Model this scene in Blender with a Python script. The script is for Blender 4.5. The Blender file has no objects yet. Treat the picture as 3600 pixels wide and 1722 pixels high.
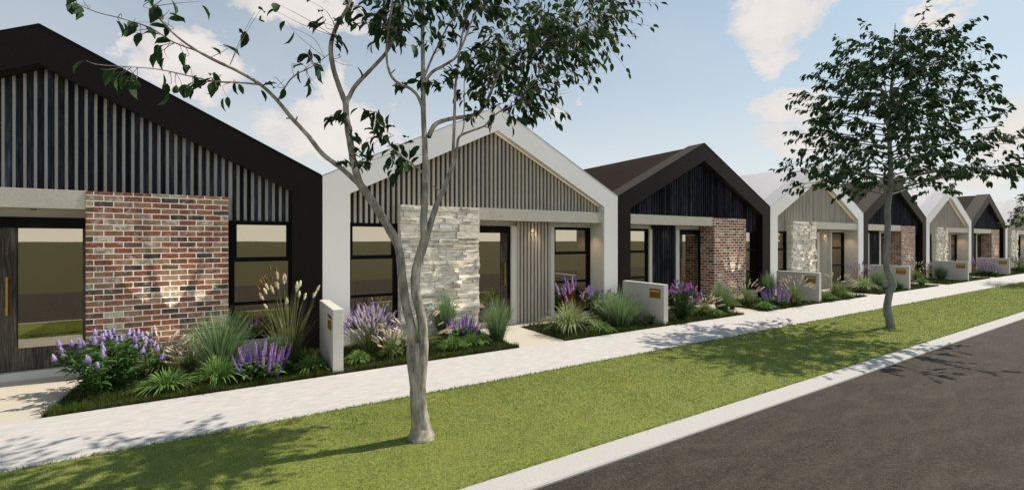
import bpy, bmesh, math, random
import numpy as np
from mathutils import Vector, Matrix

scene = bpy.context.scene
COL = scene.collection
RAD = math.radians

# ------------------------------------------------------------------ layout
CS, SN = 0.5184, 0.8551            # camera heading: (cos, sin) from the street axis
FPX, CX, HY = 1570.0, 1800.0, 845.0
CAMH = 2.0
D = 8.7                            # facade line
W = 7.31                           # house width
X0 = 1.256                         # left edge of the first white house
EZ, RZ = 3.175, 5.0                # eave and ridge heights
IEZ, IRZ = 2.871, 4.456            # inner edge of the portal frame
PW = 0.48
YPF, YPN = 7.05, 5.58              # footpath edges
YK, YR = 3.29, 3.03                # kerb edges

def ray(x, y):                     # x, y in a 2576 px wide view of the photo -> viewing ray
    u, v = x * 1.39752, y * 1.39752
    t = (u - CX) / FPX
    return Vector((CS + SN * t, SN - CS * t, -(v - HY) / FPX))
def at(x, y, d):                   # a point at forward distance d
    return Vector((0, 0, CAMH)) + ray(x, y) * d
def ground(x, y, z=0.0):
    r = ray(x, y)
    return Vector((0, 0, CAMH)) + r * ((z - CAMH) / r.z)

# ------------------------------------------------------------------ materials
def nodes_of(name):
    m = bpy.data.materials.new(name); m.use_nodes = True
    nt = m.node_tree; nt.nodes.clear()
    out = nt.nodes.new('ShaderNodeOutputMaterial')
    b = nt.nodes.new('ShaderNodeBsdfPrincipled')
    nt.links.new(b.outputs[0], out.inputs[0])
    return m, nt, b, out
def N(nt, typ, **kw):
    n = nt.nodes.new(typ)
    for k, v in kw.items():
        if k in n.inputs: n.inputs[k].default_value = v
        else: setattr(n, k, v)
    return n
def ramp(nt, stops, fac=None, interp='LINEAR'):
    r = nt.nodes.new('ShaderNodeValToRGB'); r.color_ramp.interpolation = interp
    els = r.color_ramp.elements
    while len(els) < len(stops): els.new(0.5)
    for e, (p, c) in zip(els, stops):
        e.position = p; e.color = (*c, 1) if len(c) == 3 else c
    if fac is not None: nt.links.new(fac, r.inputs[0])
    return r
def coords(nt, kind='Object', scale=(1, 1, 1)):
    tc = nt.nodes.new('ShaderNodeTexCoord')
    mp = nt.nodes.new('ShaderNodeMapping'); mp.inputs['Scale'].default_value = scale
    nt.links.new(tc.outputs[kind], mp.inputs[0])
    return mp.outputs[0]
def noise(nt, vec, scale, detail=4, rough=0.55, dist=0.0):
    n = nt.nodes.new('ShaderNodeTexNoise')
    n.inputs['Scale'].default_value = scale; n.inputs['Detail'].default_value = detail
    n.inputs['Roughness'].default_value = rough; n.inputs['Distortion'].default_value = dist
    nt.links.new(vec, n.inputs['Vector'])
    return n.outputs['Fac']
def mix(nt, a, b, fac, mode='MIX'):
    n = nt.nodes.new('ShaderNodeMix'); n.data_type = 'RGBA'; n.blend_type = mode; n.clamp_factor = True; n.clamp_result = False
    for s, v in ((n.inputs[6], a), (n.inputs[7], b), (n.inputs[0], fac)):
        if isinstance(v, bpy.types.NodeSocket): nt.links.new(v, s)
        elif isinstance(v, tuple): s.default_value = (*v, 1) if len(v) == 3 else v
        else: s.default_value = v
    return n.outputs[2]
def math_n(nt, op, a, b=0.0, clamp=False):
    n = nt.nodes.new('ShaderNodeMath'); n.operation = op; n.use_clamp = clamp
    for s, v in ((n.inputs[0], a), (n.inputs[1], b)):
        if isinstance(v, bpy.types.NodeSocket): nt.links.new(v, s)
        else: s.default_value = v
    return n.outputs[0]
def bump(nt, bsdf, h, strength=0.3, dist=0.01):
    n = nt.nodes.new('ShaderNodeBump'); n.inputs['Strength'].default_value = strength
    n.inputs['Distance'].default_value = dist
    nt.links.new(h, n.inputs['Height']); nt.links.new(n.outputs[0], bsdf.inputs['Normal'])
def setc(nt, bsdf, c):
    if isinstance(c, tuple): bsdf.inputs['Base Color'].default_value = (*c, 1)
    else: nt.links.new(c, bsdf.inputs['Base Color'])

M = {}
def speckled(name, c1, c2, scale=40, big=1.2, bigc=None, rough=0.85, bs=0.25, spec=0.3, kind='Object', scl=(1, 1, 1), bd=0.006):
    m, nt, b, o = nodes_of(name)
    v = coords(nt, kind, scl)
    f = noise(nt, v, scale, 5, 0.7)
    r = ramp(nt, [(0.3, c1), (0.7, c2)], f)
    col = r.outputs[0]
    if bigc:
        f2 = noise(nt, v, big, 4, 0.6)
        r2 = ramp(nt, [(0.35, (0, 0, 0)), (0.7, (1, 1, 1))], f2)
        col = mix(nt, col, bigc, math_n(nt, 'MULTIPLY', r2.outputs[0], 0.55))
    setc(nt, b, col); b.inputs['Roughness'].default_value = rough
    b.inputs['Specular IOR Level'].default_value = spec
    bump(nt, b, f, bs, bd)
    M[name] = m
    return m, nt, b

speckled('white_render', (.77, .72, .675), (.84, .79, .745), 60, 0.8, (.76, .715, .675), 0.8, 0.25, bd=.004)
speckled('cream_render', (.60, .55, .47), (.66, .61, .53), 60, 0.8, (.58, .53, .45), 0.85, 0.2, bd=.004)
speckled('letterbox_concrete', (.47, .445, .39), (.56, .53, .47), 45, 1.6, (.45, .425, .375), 0.85, 0.2, bd=.004)
speckled('black_render', (.0040, .0032, .0026), (.0120, .0096, .0078), 70, 1.2, (.007, .0056, .0046), 0.6, 0.9, spec=0.08, bd=.006)
speckled('black_metal', (.002, .002, .0025), (.004, .004, .0045), 30, 2, None, 0.45, 0.02, spec=.07)
speckled('plinth_concrete', (.50, .48, .42), (.58, .55, .49), 40, 1.5, (.45, .43, .38), 0.85, 0.2)
speckled('footpath', (.36, .325, .30), (.54, .50, .465), 9, 1.1, (.42, .395, .375), 0.9, 0.25, scl=(.55, 1.6, 1))
speckled('entry_paving', (.36, .31, .245), (.56, .50, .405), 75, 1.0, (.42, .37, .30), 0.9, 0.3)
speckled('kerb_concrete', (.33, .30, .275), (.48, .445, .415), 70, 1.2, (.38, .355, .33), 0.9, 0.25)
speckled('soil', (.012, .011, .006), (.03, .026, .014), 30, 2, (.02, .022, .008), 1, 0.5)
speckled('far_grass', (.050, .046, .016), (.098, .090, .030), 25, 0.15, (.078, .068, .026), 1, 0.3)
speckled('verge_ground', (.09, .105, .02), (.22, .25, .05), 45, 1.0, (.20, .21, .05), 1, 0.5)
speckled('bark_pale', (.060, .050, .037), (.58, .51, .40), 15, 9, (.13, .112, .08), 0.9, 0.9, scl=(1, 1, .30), bd=.02)
speckled('bark_grey', (.10, .096, .085), (.30, .29, .26), 18, 5, (.16, .16, .13), 0.9, 0.6, scl=(1, 1, .3), bd=.012)
speckled('brass', (.30, .155, .02), (.38, .20, .03), 25, 2, None, 0.45, 0.05, spec=.5)
M['brass'].node_tree.nodes['Principled BSDF'].inputs['Metallic'].default_value = 0.7
speckled('capping_dark', (.055, .042, .034), (.066, .051, .042), 6, .8, None, .7, .03, spec=.05)
speckled('roof_white', (.42, .395, .40), (.46, .435, .44), 4, 0.5, None, 0.6, 0.02, spec=.2)
speckled('roof_dark', (.026, .0165, .0125), (.033, .0215, .0165), 4, 0.6, (.037, .0245, .019), 0.75, 0.02, spec=.02)
speckled('backing_dark', (.020, .020, .021), (.03, .03, .031), 20, 1, None, 0.8, 0.1)
speckled('backing_light', (.62, .565, .50), (.70, .64, .565), 50, 1.4, (.54, .505, .47), 0.85, 0.15)
speckled('beam_stone', (.43, .385, .315), (.56, .505, .42), 28, 3, (.43, .385, .32), 0.85, 0.3, scl=(1, 1, 1))

_b = M['black_render'].node_tree.nodes['Principled BSDF']; _b.inputs['Sheen Weight'].default_value = .06; _b.inputs['Sheen Roughness'].default_value = .45; _b.inputs['Sheen Tint'].default_value = (1, .82, .66, 1)
# road: brown-grey asphalt with drag marks
m, nt, b, o = nodes_of('asphalt'); v = coords(nt)
f1 = noise(nt, v, 42, 5, 0.8); v2 = coords(nt, 'Object', (.45, 1.5, 1)); f2 = noise(nt, v2, 3.2, 7, 0.7, 0.6); f3 = noise(nt, v, 130, 3, .8)
c = mix(nt, ramp(nt, [(.38, (.008, .006, .0045)), (.50, (.044, .034, .026)), (.62, (.150, .120, .094))], math_n(nt, 'ADD', math_n(nt, 'MULTIPLY', f1, .6), math_n(nt, 'MULTIPLY', f3, .4))).outputs[0],
        ramp(nt, [(.36, (.026, .020, .0155)), (.5, (.047, .037, .029)), (.64, (.074, .059, .046))], f2).outputs[0], 0.5)
setc(nt, b, c); b.inputs['Roughness'].default_value = .9; b.inputs['Specular IOR Level'].default_value = .15
bump(nt, b, f1, .8, .014); M['asphalt'] = m

# timber: streaked along Z, per-board tone from the colour attribute
def timber(name, c1, c2, c3, sc=26, rough=.75, bs=.4, stain=1.0):
    m, nt, b, o = nodes_of(name)
    v = coords(nt, 'Object', (1, 1, .055)); f = noise(nt, v, sc * 2.2, 5, .7, .25)
    v2 = coords(nt, 'Object', (1, 1, .25)); g = noise(nt, v2, 5, 4, .6)
    r = ramp(nt, [(.28, c1), (.5, c2), (.75, c3)], f)
    at_ = N(nt, 'ShaderNodeVertexColor', layer_name='Col')
    col = mix(nt, r.outputs[0], at_.outputs[0], 1.0, 'MULTIPLY')
    col = mix(nt, col, mix(nt, col, (.45, .45, .47), 1.0, 'MULTIPLY'), math_n(nt, 'MULTIPLY', ramp(nt, [(.4, (0, 0, 0)), (.65, (1, 1, 1))], g).outputs[0], stain))
    setc(nt, b, col); b.inputs['Roughness'].default_value = rough; b.inputs['Specular IOR Level'].default_value = .08
    bump(nt, b, f, bs, .006); M[name] = m
timber('dark_timber', (.005, .006, .008), (.019, .021, .0265), (.078, .080, .084))
timber('door_timber', (.020, .0165, .0135), (.075, .063, .051), (.19, .163, .134))
timber('pale_batten', (.42, .375, .315), (.49, .44, .37), (.53, .475, .40), 16, .7, .12, .18)

# brick
m, nt, b, o = nodes_of('recycled_brick')
tc = N(nt, 'ShaderNodeTexCoord')
nz = N(nt, 'ShaderNodeTexNoise'); nz.inputs['Scale'].default_value = 22; nz.inputs['Detail'].default_value = 3
nt.links.new(tc.outputs['UV'], nz.inputs['Vector'])
sub = N(nt, 'ShaderNodeVectorMath', operation='SUBTRACT'); nt.links.new(nz.outputs['Color'], sub.inputs[0]); sub.inputs[1].default_value = (.5, .5, .5)
scl = N(nt, 'ShaderNodeVectorMath', operation='SCALE'); nt.links.new(sub.outputs[0], scl.inputs[0]); scl.inputs['Scale'].default_value = .011
add = N(nt, 'ShaderNodeVectorMath', operation='ADD'); nt.links.new(tc.outputs['UV'], add.inputs[0]); nt.links.new(scl.outputs[0], add.inputs[1])
bt = N(nt, 'ShaderNodeTexBrick'); nt.links.new(add.outputs[0], bt.inputs['Vector'])
for k, vv in (('Scale', 1.0), ('Brick Width', .222), ('Row Height', .0858), ('Mortar Size', .0075), ('Mortar Smooth', .25), ('Bias', 0.0)):
    bt.inputs[k].default_value = vv
bt.inputs['Color1'].default_value = (0, 0, 0, 1); bt.inputs['Color2'].default_value = (1, 1, 1, 1); bt.inputs['Mortar'].default_value = (.5, .5, .5, 1)
rv = N(nt, 'ShaderNodeSeparateColor'); nt.links.new(bt.outputs['Color'], rv.inputs[0])
bl = noise(nt, tc.outputs['UV'], 13, 5, .7)
val = math_n(nt, 'ADD', math_n(nt, 'MULTIPLY', rv.outputs[0], .86), math_n(nt, 'MULTIPLY', math_n(nt, 'SUBTRACT', bl, .44), .85), True)
bc = ramp(nt, [(0, (.020, .017, .016)), (.12, (.055, .040, .032)), (.24, (.115, .045, .028)), (.36, (.19, .058, .032)), (.47, (.085, .040, .030)), (.55, (.23, .078, .040)),
               (.64, (.12, .088, .064)), (.72, (.26, .115, .065)), (.80, (.15, .128, .105)), (.88, (.30, .225, .175)), (.95, (.42, .37, .32)), (1, (.07, .058, .05))], val)
wash = noise(nt, tc.outputs['UV'], 5.5, 6, .75, .6); wash2 = noise(nt, tc.outputs['UV'], 45, 3, .7)
wf = ramp(nt, [(.55, (0, 0, 0)), (.70, (1, 1, 1))], math_n(nt, 'ADD', math_n(nt, 'MULTIPLY', wash, .75), math_n(nt, 'MULTIPLY', wash2, .28)))
bc2 = mix(nt, mix(nt, bc.outputs[0], (1.34, 1.38, 1.26), 1.0, 'MULTIPLY'), (.60, .54, .475), math_n(nt, 'MULTIPLY', wf.outputs[0], .75))
col = mix(nt, bc2, (.76, .70, .62), bt.outputs['Fac'])
setc(nt, b, col); b.inputs['Roughness'].default_value = .9; b.inputs['Specular IOR Level'].default_value = .2
hgt = math_n(nt, 'SUBTRACT', math_n(nt, 'MULTIPLY', wash2, .35), math_n(nt, 'MULTIPLY', bt.outputs['Fac'], .8))
bump(nt, b, hgt, .7, .012); M['recycled_brick'] = m

# ledge stone: tone per stone in the colour attribute
m, nt, b, o = nodes_of('ledge_stone'); v = coords(nt, 'Object', (.6, 1, 1.6)); f = noise(nt, v, 14, 6, .7, .4)
at_ = N(nt, 'ShaderNodeVertexColor', layer_name='Col')
col = mix(nt, at_.outputs[0], ramp(nt, [(.34, (.50, .44, .36)), (.56, (1, 1, 1))], f).outputs[0], .85, 'MULTIPLY')
setc(nt, b, col); b.inputs['Roughness'].default_value = .9; b.inputs['Specular IOR Level'].default_value = .2; bump(nt, b, f, .6, .014); M['ledge_stone'] = m

# bronze reflective glass
m, nt, b, o = nodes_of('bronze_glass')
gl = N(nt, 'ShaderNodeBsdfGlossy', Roughness=.012); gl.inputs['Color'].default_value = (.43, .385, .305, 1)
df = N(nt, 'ShaderNodeBsdfDiffuse'); df.inputs['Color'].default_value = (.02, .016, .01, 1)
nzv = noise(nt, coords(nt), .9, 2, .5); bp = N(nt, 'ShaderNodeBump', Strength=.02, Distance=.02); nt.links.new(nzv, bp.inputs['Height']); nt.links.new(bp.outputs[0], gl.inputs['Normal'])
ms = N(nt, 'ShaderNodeMixShader', Fac=.86); nt.links.new(df.outputs[0], ms.inputs[1]); nt.links.new(gl.outputs[0], ms.inputs[2]); nt.links.new(ms.outputs[0], o.inputs[0])
M['bronze_glass'] = m

def emitter(name, c, s):
    m, nt, b, o = nodes_of(name); setc(nt, b, (.8, .7, .5)); b.inputs['Emission Color'].default_value = (*c, 1); b.inputs['Emission Strength'].default_value = s; M[name] = m
emitter('lamp_lens', (1, .82, .55), 6); emitter('led_strip', (1, .80, .52), .35)

# foliage: colour attribute times a soft noise, a little light through the leaf
def foliage(name, transl=.25, rough=.5, spec=.35, tint=(1, 1, 1)):
    m, nt, b, o = nodes_of(name)
    at_ = N(nt, 'ShaderNodeVertexColor', layer_name='Col')
    f = noise(nt, coords(nt), 6, 3, .6)
    col = mix(nt, at_.outputs[0], ramp(nt, [(.3, (.72, .76, .7)), (.7, (1.15, 1.12, 1.0))], f).outputs[0], 1.0, 'MULTIPLY')
    col = mix(nt, col, tint, 1.0, 'MULTIPLY')
    setc(nt, b, col); b.inputs['Roughness'].default_value = rough; b.inputs['Specular IOR Level'].default_value = spec
    tr = N(nt, 'ShaderNodeBsdfTranslucent'); nt.links.new(col, tr.inputs['Color'])
    ms = N(nt, 'ShaderNodeMixShader', Fac=transl); nt.links.new(b.outputs[0], ms.inputs[1]); nt.links.new(tr.outputs[0], ms.inputs[2]); nt.links.new(ms.outputs[0], o.inputs[0])
    M[name] = m
foliage('tree_leaf', .18, .6, .12); foliage('grass_blade', .15, .7, .1); foliage('plant_leaf', .22, .6, .15); foliage('petal', .3, .7, .15)

# lawn: colour attribute plus metre-scale patches
m, nt, b, o = nodes_of('lawn_blade')
at_ = N(nt, 'ShaderNodeVertexColor', layer_name='Col'); vv = coords(nt)
f = noise(nt, vv, 1.5, 6, .7, .5); f3 = noise(nt, vv, 9, 4, .65)
col = mix(nt, at_.outputs[0], ramp(nt, [(.30, (.42, .58, .50)), (.46, (.88, .94, .9)), (.60, (1.22, 1.10, 1.0)), (.74, (1.5, 1.2, 1.2))], f).outputs[0], 1.0, 'MULTIPLY')
col = mix(nt, col, ramp(nt, [(.3, (.70, .72, .66)), (.62, (1.08, 1.08, 1.05))], f3).outputs[0], 1.0, 'MULTIPLY')
f4 = noise(nt, vv, 4.2, 5, .7, .8)
col = mix(nt, col, (.30, .25, .11), math_n(nt, 'MULTIPLY', ramp(nt, [(.56, (0, 0, 0)), (.70, (1, 1, 1))], f4).outputs[0], .55))
setc(nt, b, col); b.inputs['Roughness'].default_value = .6; b.inputs['Specular IOR Level'].default_value = .15
tr = N(nt, 'ShaderNodeBsdfTranslucent'); nt.links.new(col, tr.inputs['Color'])
ms = N(nt, 'ShaderNodeMixShader', Fac=.3); nt.links.new(b.outputs[0], ms.inputs[1]); nt.links.new(tr.outputs[0], ms.inputs[2]); nt.links.new(ms.outputs[0], o.inputs[0])
M['lawn_blade'] = m

# ------------------------------------------------------------------ mesh helpers
def tag(o, label=None, cat=None, group=None, kind=None):
    for k, v in (('label', label), ('category', cat), ('group', group), ('kind', kind)):
        if v: o[k] = v
    return o
def empty(name, loc=(0, 0, 0)):
    o = bpy.data.objects.new(name, None); o.location = loc; o.empty_display_size = .3; COL.objects.link(o); return o

class MB:
    def __init__(s): s.v = []; s.f = []; s.mi = []; s.c = []; s.tone = (1, 1, 1)
    def add(s, vs, fs, mi=0):
        n = len(s.v); s.v += [tuple(p) for p in vs]; s.f += [tuple(i + n for i in f) for f in fs]; s.mi += [mi] * len(fs); s.c += [s.tone] * len(vs)
    def box(s, x0, x1, y0, y1, z0, z1, mi=0):
        if x0 > x1: x0, x1 = x1, x0
        s.add([(x0, y0, z0), (x1, y0, z0), (x1, y1, z0), (x0, y1, z0), (x0, y0, z1), (x1, y0, z1), (x1, y1, z1), (x0, y1, z1)],
              [(0, 3, 2, 1), (4, 5, 6, 7), (0, 1, 5, 4), (1, 2, 6, 5), (2, 3, 7, 6), (3, 0, 4, 7)], mi)
    def prism(s, poly, y0, y1, mi=0):       # polygon in x, z run along y
        n = len(poly)
        s.add([(x, y0, z) for x, z in poly] + [(x, y1, z) for x, z in poly],
              [tuple(range(n)), tuple(range(2 * n - 1, n - 1, -1))] + [(i, (i + 1) % n, n + (i + 1) % n, n + i) for i in range(n)], mi)
    def build(s, name, mats, parent=None, bevel=0.0, uv=False, smooth=False):
        me = bpy.data.meshes.new(name); me.from_pydata(s.v, [], s.f)
        for mm in mats: me.materials.append(M[mm])
        me.polygons.foreach_set('material_index', s.mi)
        ca = me.color_attributes.new('Col', 'FLOAT_COLOR', 'POINT')
        ca.data.foreach_set('color', np.c_[np.array(s.c, float), np.ones(len(s.c))].ravel())
        bm = bmesh.new(); bm.from_mesh(me); bmesh.ops.recalc_face_normals(bm, faces=bm.faces)
        if bevel: bmesh.ops.bevel(bm, geom=[e for e in bm.edges if len(e.link_faces) == 2 and e.calc_face_angle(0) > .5], offset=bevel, segments=2, affect='EDGES', profile=.6)
        bm.to_mesh(me); bm.free()
        if uv:
            ul = me.uv_layers.new(name='UVMap')
            for p in me.polygons:
                n = p.normal; ax = max(range(3), key=lambda i: abs(n[i]))
                for li in p.loop_indices:
                    co = me.vertices[me.loops[li].vertex_index].co
                    ul.data[li].uv = (co.x, co.z) if ax == 1 else ((co.y, co.z) if ax == 0 else (co.x, co.y))
        if smooth: me.polygons.foreach_set('use_smooth', [True] * len(me.polygons))
        me.update()
        o = bpy.data.objects.new(name, me); COL.objects.link(o)
        if parent: o.parent = parent
        return o

def np_mesh(name, V, F, C, mat, parent=None, smooth=False):
    """V (n,3), F (m,k) equal sized faces, C (n,3)"""
    me = bpy.data.meshes.new(name); V = np.asarray(V, np.float32); F = np.asarray(F, np.int32)
    k = F.shape[1]; m_ = len(F)
    me.vertices.add(len(V)); me.vertices.foreach_set('co', V.ravel())
    me.loops.add(m_ * k); me.loops.foreach_set('vertex_index', F.ravel())
    me.polygons.add(m_); me.polygons.foreach_set('loop_start', np.arange(0, m_ * k, k, dtype=np.int32))
    if smooth: me.polygons.foreach_set('use_smooth', np.ones(m_, bool))
    me.update(calc_edges=True)
    ca = me.color_attributes.new('Col', 'FLOAT_COLOR', 'POINT')
    ca.data.foreach_set('color', np.c_[np.clip(np.asarray(C, np.float32), 0, 1), np.ones(len(V), np.float32)].ravel())
    me.materials.append(M[mat])
    o = bpy.data.objects.new(name, me); COL.objects.link(o)
    if parent: o.parent = parent
    return o

# ------------------------------------------------------------------ houses
IN0, IN1 = PW, W - PW
def inner_z(x): return IEZ + (IRZ - IEZ) * (1 - abs(x - W / 2) / (W / 2 - PW))

def make_house(dark):
    rnd = random.Random(5 if dark else 9)
    name = 'black_gabled_house' if dark else 'white_gabled_house'
    root = empty(name)
    X = (lambda x: x) if dark else (lambda x: W - x)
    def bx(b, x0, x1, *r, mi=0): b.box(X(x0), X(x1), *r, mi)
    skin = 'black_render' if dark else 'white_render'
    g = .003
    # portal frame (one piece)
    b = MB()
    outer = [(g, -.03), (g, EZ), (W / 2, RZ), (W - g, EZ), (W - g, -.03)]
    inner = [(IN0, -.03), (IN0, IEZ), (W / 2, IRZ), (IN1, IEZ), (IN1, -.03)]
    vs = [(x, y, z) for y in (0, .57) for ring in (outer, inner) for x, z in ring]
    fs = []
    for i in range(4):
        fs += [(i, i + 1, 5 + i + 1, 5 + i), (10 + i, 15 + i, 15 + i + 1, 10 + i + 1), (i, 10 + i, 10 + i + 1, i + 1), (5 + i, 5 + i + 1, 15 + i + 1, 15 + i)]
    fs += [(0, 5, 15, 10), (4, 14, 19, 9)]
    b.add(vs, fs)
    b.build('portal_frame', [skin], root, bevel=.006)
    # metal capping along both rakes
    b = MB(); c0, c1 = .006, .055
    for sgn in (0, 1):
        xs = [(.012, W / 2 - .001), (W / 2 + .001, W - .012)][sgn]
        zz = lambda x: EZ + (RZ - EZ) * (1 - abs(x - W / 2) / (W / 2)) + .0025
        p = [(xs[0], zz(xs[0])), (xs[1], zz(xs[1])), (xs[1], zz(xs[1]) + .006), (xs[0], zz(xs[0]) + .006)]
        b.prism(p, -.004, .60)
    b.build('rake_capping', ['capping_dark' if dark else 'roof_white'], root)
    # corrugated roof
    b = MB(); n = 4 * 150; y0, y1 = .56, 12.6
    ys = np.linspace(y0, y1, n + 1); off = .009 * np.sin(np.arange(n + 1) * math.pi / 2 + .4)
    vs = []
    for y, o_ in zip(ys, off):
        vs += [(g, y, EZ - .045 + o_), (W / 2, y, RZ - .045 + o_), (W - g, y, EZ - .045 + o_)]
    fs = []
    for i in range(n):
        a = 3 * i; fs += [(a, a + 1, a + 4, a + 3), (a + 1, a + 2, a + 5, a + 4)]
    b.add(vs, fs); b.build('roof', ['roof_dark' if dark else 'roof_white'], root)
    # gable cladding: backing panel and battens
    b = MB(); yb = .246 if dark else .275; yf = .20
    zb_beam, zb_win = 2.715, 2.34
    poly = [(IN0 - .05, zb_beam - .1), (5.87, zb_beam - .1), (5.87, zb_win), (IN1 + .05, zb_win), (IN1 + .05, inner_z(IN1) + .05), (W / 2, IRZ + .06), (IN0 - .05, inner_z(IN0) + .05)]
    b.prism([(X(x), z) for x, z in poly], yb, yb + .06, 1)
    x = IN0 + .012; pitch = .1065; bw = .060 if dark else .050
    while x < IN1 - .02:
        xe = min(x + bw, IN1 + .02)
        zt = max(inner_z(x), inner_z(xe), inner_z((x + xe) / 2)) + .03
        zb = zb_win if x > 5.87 else zb_beam - .05
        if x < 5.87 < xe: xe = 5.868
        if dark:
            t = rnd.choice([.3, .5, .8, 1, 1.3, 1.9]); b.tone = (t * rnd.uniform(.9, 1), t * .96, t * rnd.uniform(.94, 1.08))
            zs = rnd.uniform(zb + .5, zb + 2.2)
            for a, c_ in ((zb, min(zs, zt)), (zs + .004, zt)):
                if c_ - a > .05:
                    b.box(X(x), X(xe), yf, yb + .002, a, c_, 0); b.tone = tuple(k * rnd.uniform(.5, 1.1) for k in b.tone)
        else:
            t = rnd.uniform(.84, 1.05); b.tone = (t, t * rnd.uniform(.97, 1.0), t * rnd.uniform(.93, 1.0))
            b.box(X(x), X(xe), yf, yb + .002, zb, zt, 0)
        x += pitch
    b.tone = (1, 1, 1)
    b.build('gable_cladding', ['dark_timber', 'backing_light'] if dark else ['pale_batten', 'backing_dark'], root)  # pale gable: shade between battens put into the backing's dark colour
    # beam over the porch and porch ceiling
    b = MB(); bx(b, IN0 + .002, 4.128, .025, .3, 2.45, 2.718); b.build('beam', ['beam_stone'], root, bevel=.004)
    b = MB(); bx(b, IN0 + .002, 4.128, .302, .66, 2.462, 2.52); b.build('porch_ceiling', ['plinth_concrete'], root)
    # pier
    if dark:
        b = MB(); bx(b, 4.13, 5.868, .012, .70, -.03, 2.712); b.build('brick_pier', ['recycled_brick'], root, uv=True, bevel=.004)
    else:
        b = MB(); b.tone = (.22, .20, .17); bx(b, 4.14, 5.86, .05, .70, -.03, 2.70)
        z = 0.0
        while z < 2.70:
            h = min(rnd.choice([.06, .075, .09, .11, .13, .15]), 2.712 - z)
            if 2.712 - (z + h) < .04: h = 2.712 - z
            x = 4.13
            while x < 5.868:
                L = rnd.uniform(.16, .55)
                if rnd.random() < .2: L = rnd.uniform(.06, .12)
                xe = min(x + L, 5.868)
                if 5.868 - xe < .06: xe = 5.868
                rows = [(z, z + h)] if h < .085 or rnd.random() < .45 else [(z, z + h * .45), (z + h * .45, z + h)]
                for a, c_ in rows:
                    t = rnd.uniform(.74, .90); w = rnd.uniform(-.015, .05)
                    if rnd.random() < .12: t *= .78
                    b.tone = (t, t - .055 - w * .5, t - .15 - w)
                    dpt = rnd.uniform(-.042, .036)
                    q = .0025
                    # slightly skewed front so edges catch light unevenly
                    x_a, x_b = X(x + q), X(xe - q)
                    if x_a > x_b: x_a, x_b = x_b, x_a
                    j = [rnd.uniform(-.006, .006) for _ in range(4)]
                    z0_, z1_ = a + q, c_ - q
                    b.add([(x_a, dpt + j[0], z0_), (x_b, dpt + j[1], z0_), (x_b, .4, z0_), (x_a, .4, z0_), (x_a, dpt + j[2], z1_), (x_b, dpt + j[3], z1_), (x_b, .4, z1_), (x_a, .4, z1_)],
                          [(0, 3, 2, 1), (4, 5, 6, 7), (0, 1, 5, 4), (1, 2, 6, 5), (2, 3, 7, 6), (3, 0, 4, 7)])
                x = xe
            z += h
        b.build('stone_pier', ['ledge_stone'], root)
    # windows
    def window(x0, x1, yw, z0, z1, tl, tr):
        b = MB(); t = .05; dpt = .09
        zt = (1.665, .925)
        bx(b, x0, x0 + tl, yw, yw + dpt, z0, z1); bx(b, x1 - tr, x1, yw, yw + dpt, z0, z1)
        bx(b, x0 + tl, x1 - tr, yw + .001, yw + dpt, z1 - t, z1); bx(b, x0 + tl, x1 - tr, yw + .001, yw + dpt, z0, z0 + t)
        for z in zt: bx(b, x0 + tl, x1 - tr, yw + .002, yw + dpt, z - .028, z + .028)
        w = b.build('window', ['black_metal'], root)
        s = MB(); e = .032                          # opening sash in the top light
        a0, a1, c0, c1 = x0 + tl, x1 - tr, zt[0] + .028, z1 - t
        bx(s, a0, a0 + e, yw + .012, yw + .05, c0, c1); bx(s, a1 - e, a1, yw + .012, yw + .05, c0, c1)
        bx(s, a0 + e, a1 - e, yw + .013, yw + .05, c1 - e * .6, c1); bx(s, a0 + e, a1 - e, yw + .013, yw + .05, c0, c0 + e * .6)
        s.build('sash', ['black_metal'], w)
        p = MB()
        for za, zc in ((z0 + t, zt[1] - .028), (zt[1] + .028, zt[0] - .028), (zt[0] + .028, z1 - t)):
            bx(p, x0 + tl, x1 - tr, yw + .045, yw + .055, za, zc)
        p.build('pane', ['bronze_glass'], w)
    window(5.872, IN1 - .002, .19, .30, 2.337, .085, .055)
    window(IN0 + .002, 1.74, .52, .12, 2.34, .11, .05)
    b = MB(); bx(b, 5.872, IN1 - .002, .17, .36, -.02, .298); b.build('window_plinth', ['plinth_concrete'], root, bevel=.004); b = MB(); bx(b, IN0 + .002, 1.74, .50, .66, -.02, .118); b.build('window_plinth', ['plinth_concrete'], root, bevel=.004)
    # porch walls
    b = MB()
    bx(b, IN0 + .002, 4.128, .55, .66, 2.342, 2.46)
    bx(b, 1.742, 1.86, .47, .66, 0, 2.341); bx(b, 2.89, 3.04, .44, .66, 0, 2.341)
    if not dark: bx(b, IN0 + .0025, IN0 + .02, .025, .519, 0, 2.449)
    b.build('porch_wall', ['cream_render'], root)
    # slatted screen
    b = MB(); bx(b, 1.862, 2.888, .535, .66, 0, 2.341, mi=1)
    n = 10; p_ = (2.888 - 1.862) / n
    for i in range(n):
        t = rnd.uniform(.8, 1.05) if not dark else rnd.choice([.5, .8, 1.2, 1.6])
        b.tone = (t, t * .98, t * .95)
        a = 1.862 + p_ * i + .02; bx(b, a, a + (.06 if not dark else .07), .452, .536, .004, 2.46)
    b.tone = (1, 1, 1)
    b.build('slat_screen', ['dark_timber', 'backing_dark'] if dark else ['pale_batten', 'backing_dark'], root)
    # entry door
    b = MB(); yd = .52
    b.box(*sorted((X(3.042), X(3.10))), yd - .03, yd + .13, .11, 2.341); b.box(*sorted((X(4.05), X(4.128))), yd - .03, yd + .13, .11, 2.341)
    bx(b, 3.10, 4.05, yd - .03, yd + .13, 2.185, 2.341)
    d = b.build('entry_door', ['black_metal'], root)
    b = MB(); b.tone = (1, 1, 1)
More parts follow.
